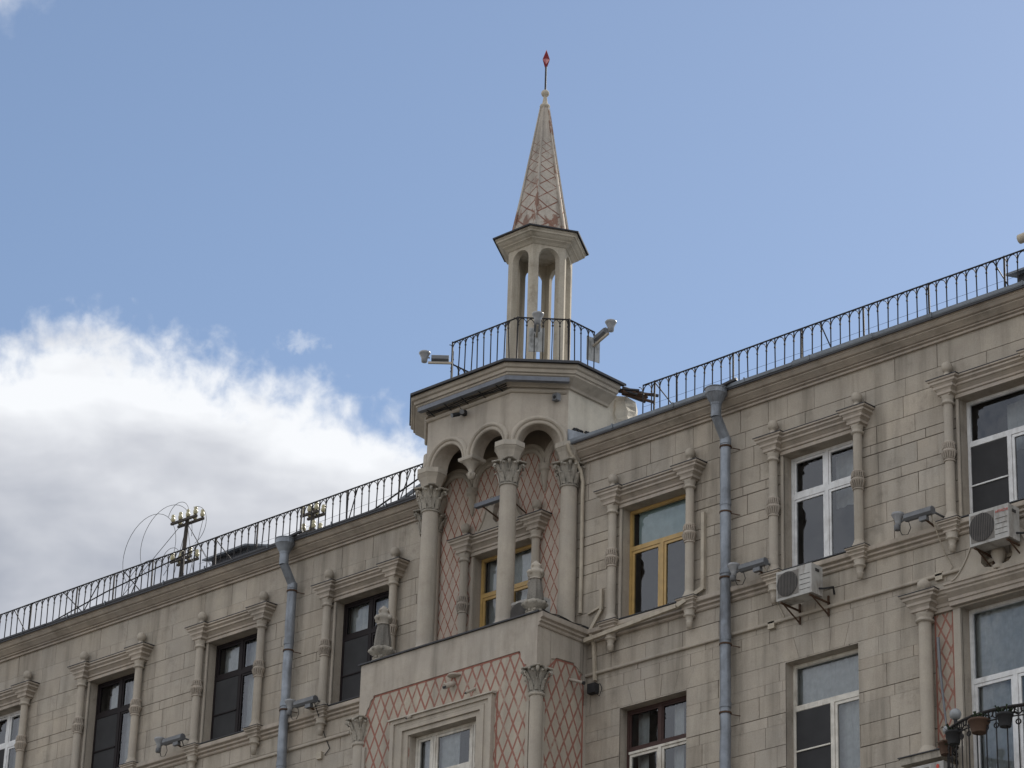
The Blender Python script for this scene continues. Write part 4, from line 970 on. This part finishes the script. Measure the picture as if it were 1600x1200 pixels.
# ---------------------------------------------------------------- floodlights
def floodlight_wall(x, z, label, y=-.34):
    root = thing('floodlight', label, 'floodlight', (x, y, z), 'floodlights fixed to the facade')
    c = MB(); c.tube([(x + .16, y, z - .0), (x + .72, y, z)], .075, 'lamp_grey', 8, False); c.box(x + .45, x + .60, y - .03, y + .05, z - .14, z - .07, 'lamp_grey'); c.build('housing', root)
    c = MB(); c.lathe([(r_ * .76, z_ * .8) for r_, z_ in ((.05, -.13), (.062, -.125), (.07, -.06), (.09, .0), (.145, .09), (.15, .10), (.15, .13), (.14, .14))], x + .02, y - .02, z, 'lamp_glass', 12); c.lathe([(.04, -.19), (.055, -.18), (.055, -.10)], x, y - .02, z, 'lamp_grey', 10); c.build('lamp_head', root)
    c = MB(); c.tube([(x + .05, y, z - .05), (x + .18, y, z)], .02, 'lamp_grey', 6); c.tube([(x + .55, y, z - .12), (x + .62, -.0, z - .24)], .02, 'rust', 5); c.tube([(x + .68, y, z), (x + .70, .02, z - .02)], .02, 'lamp_grey', 5); c.build('bracket', root)
    c = MB(); c.tube([(x + .02, y, z - .15), (x + .08, y, z - .28), (x + .2, y, z - .30), (x + .26, y, z - .2), (x + .22, y, z - .08)], .007, 'cable_black', 5)
    c.tube([(x + .64, y + .05, z - .05), (x + .66, -.15, z - .35), (x + .72, -.03, z - .7), (x + .85, -.02, z - .95), (x + .72, -.02, z - 1.06)], .010, 'duct' if x > 0 else 'cable_black', 5); c.box(x + .52, x + .66, -.06, -.002, z - 1.12, z - .98, 'duct'); c.build('cable', root)
    return root
floodlight_wall(9.34, -.60, 'grey floodlight on the wall between the two white-framed windows at the right')
floodlight_wall(5.80, -.62, 'grey floodlight on the wall just right of the right drainpipe')
floodlight_wall(-5.42, -.66, 'grey floodlight on the wall just right of the left drainpipe')
floodlight_wall(-9.30, -.62, 'grey floodlight on the wall between the two leftmost dark-framed windows')
def floodlight_rail(base, dirv, label, up=.0, plate=True, ln=.5, hz=.06):
    root = thing('floodlight', label, 'floodlight', base, 'floodlights on the turret railing')
    b = Vector(base); d = Vector(dirv).normalized(); u = Vector((0, 0, 1)); sd_ = d.cross(u).normalized()
    c = MB(); c.tube([b, b + d * ln + u * up * ln], .028, 'duct', 4, False); c.build('arm', root)
    p = b + d * ln * .5 + u * (.10 + up * .3)
    c = MB(); c.tube([p - d * .17 - u * up * .17, p + d * .17 + u * up * .17], .07, 'lamp_grey', 6, False); c.build('housing', root)
    h = p + d * ln * .66 + u * (hz + up * .35)
    c = MB(); c.tube([p + d * .2 + u * up * .2, h - u * .06], .016, 'lamp_grey', 5); c.lathe([(r_ * .76, z_ * .8) for r_, z_ in ((.05, -.16), (.075, -.15), (.085, -.05), (.13, .05), (.15, .075), (.15, .10), (.13, .12))], h.x, h.y, h.z - .05, 'lamp_glass', 14); c.build('lamp_head', root)
    if plate:
        c = MB(); a = b + u * .02 - d * .02; q1, q2 = a - sd_ * .15, a + sd_ * .15
        c.add([q1 - u * .34, q2 - u * .34, q2 + u * .16, q1 + u * .16] + [v + d * .012 for v in (q1 - u * .34, q2 - u * .34, q2 + u * .16, q1 + u * .16)], [(0, 1, 2, 3), (7, 6, 5, 4), (0, 4, 5, 1), (3, 2, 6, 7), (0, 3, 7, 4), (1, 5, 6, 2)], 'plate_grey'); c.build('plate', root)
    return root
m0 = ((TR[2][0] + TR[3][0]) / 2 - .12, (TR[2][1] + TR[3][1]) / 2 - .12)
floodlight_rail((m0[0] + .03, m0[1] + .03, 5.34), (.7, -.7, 0), 'floodlight at the middle of the turret railing, pointing towards the street')
floodlight_rail((TR[3][0], .70, 5.42), (1, -.25, 0), 'floodlight on the right side of the turret railing on a long sloping arm', .15)
floodlight_rail((TR[1][0], TR[1][1], 5.28), (-.73, -.68, 0), 'floodlight sticking out left from the left corner of the turret railing', 0, False, .46, .08)

# ---------------------------------------------------------------- air conditioners
def ac_unit(x, z, label, w_=.80, h=.56, d_=.30, yf=-.56, brackets=True, logo=False):
    root = thing('air_conditioner', label, 'air conditioner', (x, yf + d_ / 2, z), 'air conditioner outdoor units')
    c = MB(); c.box(x, x + w_, yf, yf + d_, z, z + h, 'ac_body'); c.box(x + .03, x + w_ * .63, yf - .006, yf - .001, z + .05, z + h - .05, 'ac_panel')
    for i in range(4): c.box(x + w_ * .66, x + w_ - .03, yf - .007, yf - .001, z + .09 + i * .09, z + .095 + i * .09, 'ac_grille')
    c.box(x + w_ + .001, x + w_ + .01, yf + .10, yf + .20, z + h - .12, z + h - .07, 'ac_grille'); c.build('casing', root)
    c = MB(); cx_, cz_ = x + w_ * .32, z + h / 2; r_ = h * .42
    c.box(x + .035, x + w_ * .61, yf - .016, yf - .013, z + .045, z + h - .045, 'ac_grille') if False else None
    c.add([(cx_ + r_ * math.cos(a * PI / 16), yf - .014, cz_ + r_ * math.sin(a * PI / 16)) for a in range(32)], [tuple(range(32))[::-1]], 'ac_grille')
    for i in range(-6, 7):
        q = i / 7 * r_; hh = math.sqrt(r_ * r_ - q * q); c.tube([(cx_ + q, yf - .02, cz_ - hh), (cx_ + q, yf - .02, cz_ + hh)], .005, 'ac_panel', 3, False)
    c.build('fan_grille', root)
    if brackets:
        for bx in (x + .08, x + w_ - .06):
            c = MB(); c.tube([(bx, yf + .02, z - .03), (bx, -.0, z - .03)], .02, 'rust', 4, False); c.tube([(bx, -.03, z + .1), (bx, -.03, z - .27)], .02, 'rust', 4, False); c.tube([(bx, yf + .1, z - .04), (bx, -.03, z - .25)], .014, 'rust', 4, False); c.build('bracket', root)
        c = MB(); c.tube([(x + w_, yf + .2, z + .12), (x + w_ + .09, yf + .22, z + .10), (x + w_ + .10, -.1, z + .2), (x + w_ + .06, -.02, z + .1)], .018, 'cable_black', 6); c.build('hose', root)
    return root
def put_text(parent, txt, x, y, z, size, mat):
    cu = bpy.data.curves.new('brand_lettering', 'FONT'); cu.body = txt; cu.size = size; cu.extrude = .002; cu.materials.append(MATS[mat])
    tmp = bpy.data.objects.new('brand_lettering', cu); col.objects.link(tmp)
    me = bpy.data.meshes.new_from_object(tmp.evaluated_get(bpy.context.evaluated_depsgraph_get())); bpy.data.objects.remove(tmp)
    o = bpy.data.objects.new('brand_lettering', me); col.objects.link(o); o.parent = parent; o.location = Vector((x, y, z)) - parent.location; o.rotation_euler = (PI / 2, 0, 0); return o
ac_unit(6.92, -1.53, 'air conditioner unit with dark fan under the white window right of the drainpipe', .76, .53)
a7 = ac_unit(10.93, -1.56, 'pale air conditioner unit with lettering, at the right picture edge', .77, .58)
put_text(a7, 'HITACHI', 11.45, -.57, -1.10, .062, 'logo_red')
ac_unit(1.0, -.745, 'white air conditioner unit half hidden behind the bay roof edge in the loggia', .74, .50, .3, -.93, False)
a9 = ac_unit(9.46, -5.56, 'air conditioner unit cut by the bottom edge, beside the curved balcony', .78, .56, .30, -.50)
c = MB(); c.add([(10.13 + .03 * math.cos(a * PI / 6), -.509, -5.08 + .04 * math.sin(a * PI / 6)) for a in range(12)], [tuple(range(12))[::-1]], 'logo_red'); c.build('badge', a9)

# ---------------------------------------------------------------- cable ducts
def duct(name, label, segs, w_=.07, cat='cable duct'):
    c = MB()
    for a, b in segs: c.tube([a, b], w_ / 1.4, 'duct', 4, False)
    return tag(c.build(name), label, cat)
duct('cable_duct', 'beige cable duct running diagonally below the yellow-framed window sill', [((2.18, -.17, -1.02), (4.45, -.28, -.93)), ((4.45, -.28, -.93), (4.85, -.05, -.62)), ((4.86, -.04, -.64), (4.86, -.04, .82))])
duct('cable_duct', 'short beige cable duct dropping to a black box in the bay corner', [((2.46, -.05, -.05), (2.46, -.05, -.45)), ((2.46, -.05, -.45), (2.24, -.10, -.82)), ((2.24, -.10, -.8), (2.30, -.05, -1.1)), ((2.30, -.05, -1.1), (2.34, -.05, -1.78))], .055)
c = MB(); c.box(2.22, 2.40, -.13, -.01, -2.02, -1.84, 'cable_black'); c.tube([(2.36, -.08, -2.0), (2.46, -.06, -2.1), (2.5, -.04, -1.95), (2.44, -.03, -1.85)], .008, 'cable_black', 5); tag(c.build('junction_box'), 'small black junction box in the corner right of the bay', 'junction box')
duct('cable_duct', 'narrow beige duct shelf in the corner right of the loggia, left of the yellow window', [((2.12, -.03, -.45), (2.48, -.03, -.36))], .04)
c = MB(); rr = random.Random(5)
for s_ in range(4):
    c.tube([(2.10, -1.20 + i * .19 * 1.05, -.74 + .02 * math.sin(i * 2 + s_) + .012 * s_) for i in range(7)] + [(2.18, -.05, -.72 - .03 * s_), (2.2, -.08, -.85 - .05 * s_), (2.26, -.10, -.80)], .010, 'cable_black', 5)
tag(c.build('cable_bundle'), 'bundle of black cables on the right edge of the bay roof', 'cables')
# grey light troughs
c = MB(); o22 = [(W8[i][0], W8[i][1]) for i in (0, 1, 2, 3)]
c.sweep([W8[1], W8[2], W8[3]], [(.20, 4.10), (.30, 4.10), (.30, 4.185), (.20, 4.185), (.20, 4.10)], 'trough', False, False)
lt_ = c.build('light_trough'); tag(lt_, 'long grey light trough fixed under the turret cornice', 'light trough')
c = MB()
for i in range(5):
    x = W8[1][0] + .2 + i * .45; c.tube([(x, W8[1][1] - .25, 4.11), (x + .03, W8[1][1] - .01, 4.0)], .012, 'cable_black', 4)
for i in range(3): c.tube([(W8[1][0] + .05 + (2.1) * t / 6, W8[1][1] - .07 - .02 * i, 4.075 + .02 * i + .015 * math.sin(t * 2 + i)) for t in range(7)], .009, 'cable_black', 4)
c.build('cable', lt_)
c = MB(); c.box(-.36, .60, -.56, -.46, 2.13, 2.21, 'trough'); c.tube([(-.20, -.5, 2.14), (-.1, -.06, 1.95)], .016, 'rust', 5); c.tube([(.48, -.5, 2.14), (.52, -.06, 1.95)], .014, 'rust', 5)
tag(c.build('light_trough'), 'short grey light trough on brackets inside the loggia, above the pediment', 'light trough')
def little_camera(x, y, z, label):
    root = thing('security_camera', label, 'camera', (x, y, z), 'small cameras under the turret cornice')
    for s_ in (-1, 1):
        c = MB(); c.tube([(x + s_ * .08, y, z), (x + s_ * .13, y - .14, z - .06)], .04, 'cable_black', 8); c.tube([(x + s_ * .13, y - .14, z - .06), (x + s_ * .135, y - .15, z - .065)], .046, 'lamp_grey', 8); c.build('lens', root)
    c = MB(); c.box(x - .04, x + .04, y - .04, y + .10, z - .03, z + .05, 'cable_black'); c.tube([(x, y, z + .04), (x - .05, y - .1, z + .18), (x - .2, y - .08, z + .28)], .008, 'cable_black', 4); c.build('body', root)
little_camera(-.22, W8[1][1] - .09, 3.86, 'pair of small black cameras under the front of the turret cornice')
c = MB(); c.box(1.56, 1.68, W8[3][1] - .26, W8[3][1] - .16, 3.80, 3.94, 'lamp_grey'); c.tube([(1.62, W8[3][1] - .26, 3.86), (1.62, W8[3][1] - .27, 3.86)], .035, 'cable_black', 8); tag(c.build('security_camera'), 'small boxy camera at the right end of the turret frieze', 'camera', 'small cameras under the turret cornice')

# ---------------------------------------------------------------- lower right window bay: columns, lattice, pediment, balcony
c = MB(); zt = -1.97
for s_ in (-1, 1):
    x = 11.19 + s_ * 1.50; colonnette(c, x, -.14, -4.72, zt - .33, .115, -3, 'trim_stone', False); c.lathe([(.115, -3.2), (.113, -2.8)], x, -.14, 0, 'trim_stone', 14)
    capital_block(c, x, zt - .33, zt, .13, .36, .24, .36, 'trim_warm'); c.lathe([(.08, 0), (.06, .06), (.09, .09), (.115, .14), (.11, .2), (.07, .25), (.01, .27)], x, -.14, zt + .02, 'trim_stone', 14)
    c.box(x - .37, x + .37, -.37, -.0, zt + .002, zt + .014, 'dark_metal')
ep = [(0, zt - .33), (.06, zt - .33), (.06, zt - .26), (.085, zt - .25), (.085, zt - .2), (.13, zt - .16), (.165, zt - .13), (.165, zt - .10), (.2, zt - .08), (.2, zt - .03), (.225, zt - .02), (.225, zt), (0, zt + .01)]
c.sweep([(11.19 - 1.36, 0), (11.19 + 1.36, 0)], ep, 'trim_warm'); c.sweep([(11.19 - 1.0, -.08), (11.19 + 1.0, -.08)], [(o_, z + .03) for o_, z in ep], 'trim_warm')
c.box(11.19 - 1.0, 11.19 - .862, -.05, -.001, -5.9, zt - .33, 'trim_stone'); c.box(11.19 + .862, 11.19 + 1.0, -.05, -.001, -5.9, zt - .33, 'trim_stone')
c.build('door_surround', bld)
for s_ in (-1, 1):
    c = MB()
    a, b = sorted((11.19 + s_ * 1.02, 11.19 + s_ * 1.40)); c.quad([(a, -.008, -4.75), (b, -.008, -4.75), (b, -.008, zt - .34), (a, -.008, zt - .34)], 'lattice_panel')
    for q in ((a, a + .03), (b - .03, b)): c.quad([(q[0], -.012, -4.75), (q[1], -.012, -4.75), (q[1], -.012, zt - .34), (q[0], -.012, zt - .34)], 'red_border')
    c.build('lattice_panel', bld)
    c = MB(); x = 11.19 + s_ * 1.42; c.box(x - .50, x + .40, -.34, -.001, -4.86, -4.745, 'old_stone'); c.box(x - .53, x + .43, -.37, -.001, -4.744, -4.728, 'dark_metal'); c.build('plinth', bld)
c = MB(); pediment(c, 11.19 - 1.0, 11.19 + 1.0, zt + .045, .72, -.20, -.02, 'trim_stone', .13); c.lathe([(.10, 0), (.12, .05), (.06, .10), (.13, .25), (.12, .33), (.05, .42), (.09, .47), (.04, .54)], 11.19, -.13, zt + .1, 'trim_stone', 12); c.build('pediment', bld)
BC, BR = (11.65, -.02), 1.45
def bp(a, r_=BR): return (BC[0] - r_ * math.cos(a), BC[1] - r_ * .80 * math.sin(a))
bal = thing('balcony', 'curved black iron balcony with flower pots at the lower right corner', 'balcony', (BC[0], -.5, -6.0))
zt2 = -4.66
c = MB(); N_ = 24; c.tube([(*bp(PI * i / N_), zt2) for i in range(N_ + 1)], .028, 'rail_iron', 6); c.tube([(*bp(PI * i / N_), zt2 - .16) for i in range(N_ + 1)], .012, 'rail_iron', 5); c.build('top_rail', bal)
c = MB(); ring = [(*bp(PI * i / N_, BR + .05), -5.95) for i in range(N_ + 1)]; c.add(ring + [(x, y, -6.12) for x, y, z in ring], [tuple(range(N_ + 1)), tuple(range(N_ + 1, 2 * N_ + 2))[::-1]] + [(i, i + 1, N_ + 2 + i, N_ + 1 + i) for i in range(N_)], 'trim_stone'); c.build('slab', bal)
for i in range(1, 2 * N_, 2):
    x, y = bp(PI * i / N_ / 2); c = MB(); c.tube([(x, y, -5.95), (x, y, zt2)], .011, 'rail_iron', 5)
    th = PI * i / N_ / 2; tl = math.hypot(math.sin(th), .8 * math.cos(th)); tx_, ty_ = math.sin(th) / tl, -.8 * math.cos(th) / tl
    for (o_, rr_, zz) in ((0, .062, -.075), (.09, .045, -.06), (0, .04, -.26)):
        c.tube([(x + tx_ * (o_ + rr_ * math.cos(t * PI / 5)), y + ty_ * (o_ + rr_ * math.cos(t * PI / 5)), zt2 + zz + rr_ * math.sin(t * PI / 5)) for t in range(11)], .012, 'rail_iron', 4, False, False)
    c.build('baluster', bal)
pots = [('terracotta', .55, 'small brown flower pot on the inner left end of the balcony rail'), ('cable_black', .95, 'black flower pot on the balcony rail, between two others'), ('terracotta', 1.35, 'wide terracotta flower pot hanging on the balcony rail'), ('cable_black', 1.75, 'black flower pot on the balcony rail at the picture edge')]
for i, (m_, a, lb) in enumerate(pots):
    if i == 2: a = 1.42
    x, y = bp(a, BR + .02); w_ = .13 if i != 2 else .17
    c = MB(); c.lathe([(w_ * .7, 0), (w_ * .95, .17), (w_ * 1.05, .175), (w_ * 1.05, .21), (w_ * .9, .21), (w_ * .8, .15)], 0, 0, 0, m_, 14)
    o = c.build('flower_pot', None, (x, y, zt2 - .32)); pc = MB(); rq = random.Random(i)
    for _ in range(26):
        a_ = rq.uniform(0, 2 * PI); q1 = rq.uniform(.02, .09); q2 = q1 + rq.uniform(.03, .10); h_ = rq.uniform(.02, .12) if i != 0 else rq.uniform(-.12, .05); wq_ = rq.uniform(.012, .03)
        ca, sa = math.cos(a_), math.sin(a_); pc.add([(ca * q1, sa * q1, .2), (ca * q2 - sa * wq_, sa * q2 + ca * wq_, .2 + h_), (ca * q2 * 1.3, sa * q2 * 1.3, .19 + h_ * .7), (ca * q2 + sa * wq_, sa * q2 - ca * wq_, .2 + h_)], [(0, 1, 2, 3)], 'leaf')
    pl_ = pc.build('plant', None); pl_.parent = o
    tag(o, lb, 'flower pot', 'flower pots on the balcony rail')
for i, (a, r_, lb) in enumerate(((.42, .075, 'small clear glass globe at the left end of the balcony rail'), (.98, .095, 'larger glass globe standing on the balcony rail in front of the door frame'))):
    x, y = bp(a, BR); c = MB(); c.lathe([(r_ * math.sin(q * PI / 8) + .002, -r_ * math.cos(q * PI / 8)) for q in range(9)], 0, 0, 0, 'globe', 14); c.tube([(0, 0, -r_ - .06), (0, 0, -r_ + .01)], .03, 'cable_black', 8)
    o = c.build('glass_globe', None, (x, y, zt2 + r_ + .07)); tag(o, lb, 'glass globe', 'glass globes on the balcony rail')
c = MB(); c.tube([(9.93, -.12, -2.75), (9.95, -.12, -3.3), (10.05, -.14, -4.2), (10.15, -.2, -4.8)], [.03, .028, .018, .018], 'lamp_grey', 6); tag(c.build('pole'), 'thin grey pole leaning against the red lattice strip beside the balcony', 'pole')

# ---------------------------------------------------------------- roof-top telegraph poles, hatches
def telegraph(x, y, ztop, zlow, label, arms, lean=0.0, wires=True, zb=3.3):
    root = thing('telegraph_pole', label, 'telegraph pole', (x, y, zb), 'short telegraph poles on the roof')
    c = MB(); c.tube([(x - lean, y, zb), (x, y, ztop)], [.055, .045], 'wood_pole', 8); c.build('mast', root)
    for (z, hw_, n) in arms:
        for dy in (-.10, .10):
            c = MB(); c.tube([(x - hw_, y + dy, z + .01), (x + hw_, y + dy, z)], .036, 'wood_pole', 4, False); c.build('crossarm', root)
            for i in range(n):
                xi = x - hw_ + .05 + (2 * hw_ - .1) * i / (n - 1)
                c = MB(); c.tube([(xi, y + dy, z), (xi, y + dy, z + .08)], .012, 'cable_black', 5); c.lathe([(.033, .05), (.050, .08), (.050, .13), (.034, .145), (.043, .175), (.036, .21), (.014, .225)], xi, y + dy, z, 'insulator', 8); c.build('insulator', root)
    if wires:
        c = MB()
        for (a, b) in (((0, -.1), (-2.1, -.6)), ((0, .0), (2.0, -1.0)), ((0, 0), (1.5, -1.2)), ((0, 0), (1.0, .8)), ((0, 0), (.55, -1.0)), ((.4, .1), (1.1, -1.0))):
            c.tube([(x + a[0], y + a[1], ztop - .12), (x + b[0], y + b[1] * .8, 3.35)], .0065, 'cable_black', 4)
        for (cx_, cz_, rr_, a0, a1) in ((-1.10, ztop - .55, .88, -.9, 3.9), (-.2, ztop + .05, .34, -.3, 2.9), (.3, ztop - .3, .45, -1.3, 1.6), (-.35, ztop - .95, .30, -.5, 3.4), (-.55, ztop - .45, .85, -.1, 4.0), (-1.10, ztop - 1.55, .80, .5, 3.0)):
            c.tube([(x + cx_ + rr_ * math.cos(a0 + (a1 - a0) * i / 26) , y - .1, cz_ + rr_ * math.sin(a0 + (a1 - a0) * i / 26)) for i in range(27)], .0065, 'cable_black', 3)
        c.build('wire', root)
    return root
telegraph(-11.16, 1.5, 5.42, 3.3, 'wooden telegraph pole with two insulator arms and looping wires on the left roof', [(5.34, .42, 4), (4.42, .34, 3)], .12)
telegraph(-7.12, 1.5, 4.58, 3.3, 'low telegraph pole with insulators behind the left railing near the drainpipe', [(4.42, .26, 3), (4.02, .2, 2)], .0, False)
def hatch(x0, x1, y, z, label):
    c = MB(); c.add([(x0, y, z), (x1, y, z + .02), (x1 + .2, y + .9, z + .22), (x0 + .1, y + .9, z + .20), (x0, y, z + .04), (x1, y, z + .06), (x1 + .2, y + .9, z + .26), (x0 + .1, y + .9, z + .24)],
        [(0, 3, 2, 1), (4, 5, 6, 7), (0, 1, 5, 4), (1, 2, 6, 5), (2, 3, 7, 6), (3, 0, 4, 7)], 'roof_sheet'); c.box(x0 + .15, x1 - .1, y + .15, y + .8, 3.2, z + .02, 'dark_metal')
    return tag(c.build('roof_hatch'), label, 'roof hatch', 'roof hatches')
hatch(-10.1, -8.75, 1.1, 4.02, 'low roof hatch with a sheet lid behind the left railing')
hatch(10.75, 12.4, 1.0, 4.02, 'dark roof hatch behind the right railing at the picture edge')
c = MB(); c.lathe([(.02, 0), (.05, .05), (.05, .1)], 11.3, 1.0, 4.3, 'lamp_grey', 8); c.tube([(11.08, 1.0, 4.62), (11.9, 1.0, 4.66)], .085, 'duct', 10); c.tube([(11.3, 1.0, 3.4), (11.3, 1.0, 4.6)], .02, 'rail_iron', 5)
tag(c.build('roof_lamp'), 'beige rounded lamp on a thin rod above the right railing, cut by the picture edge', 'lamp')
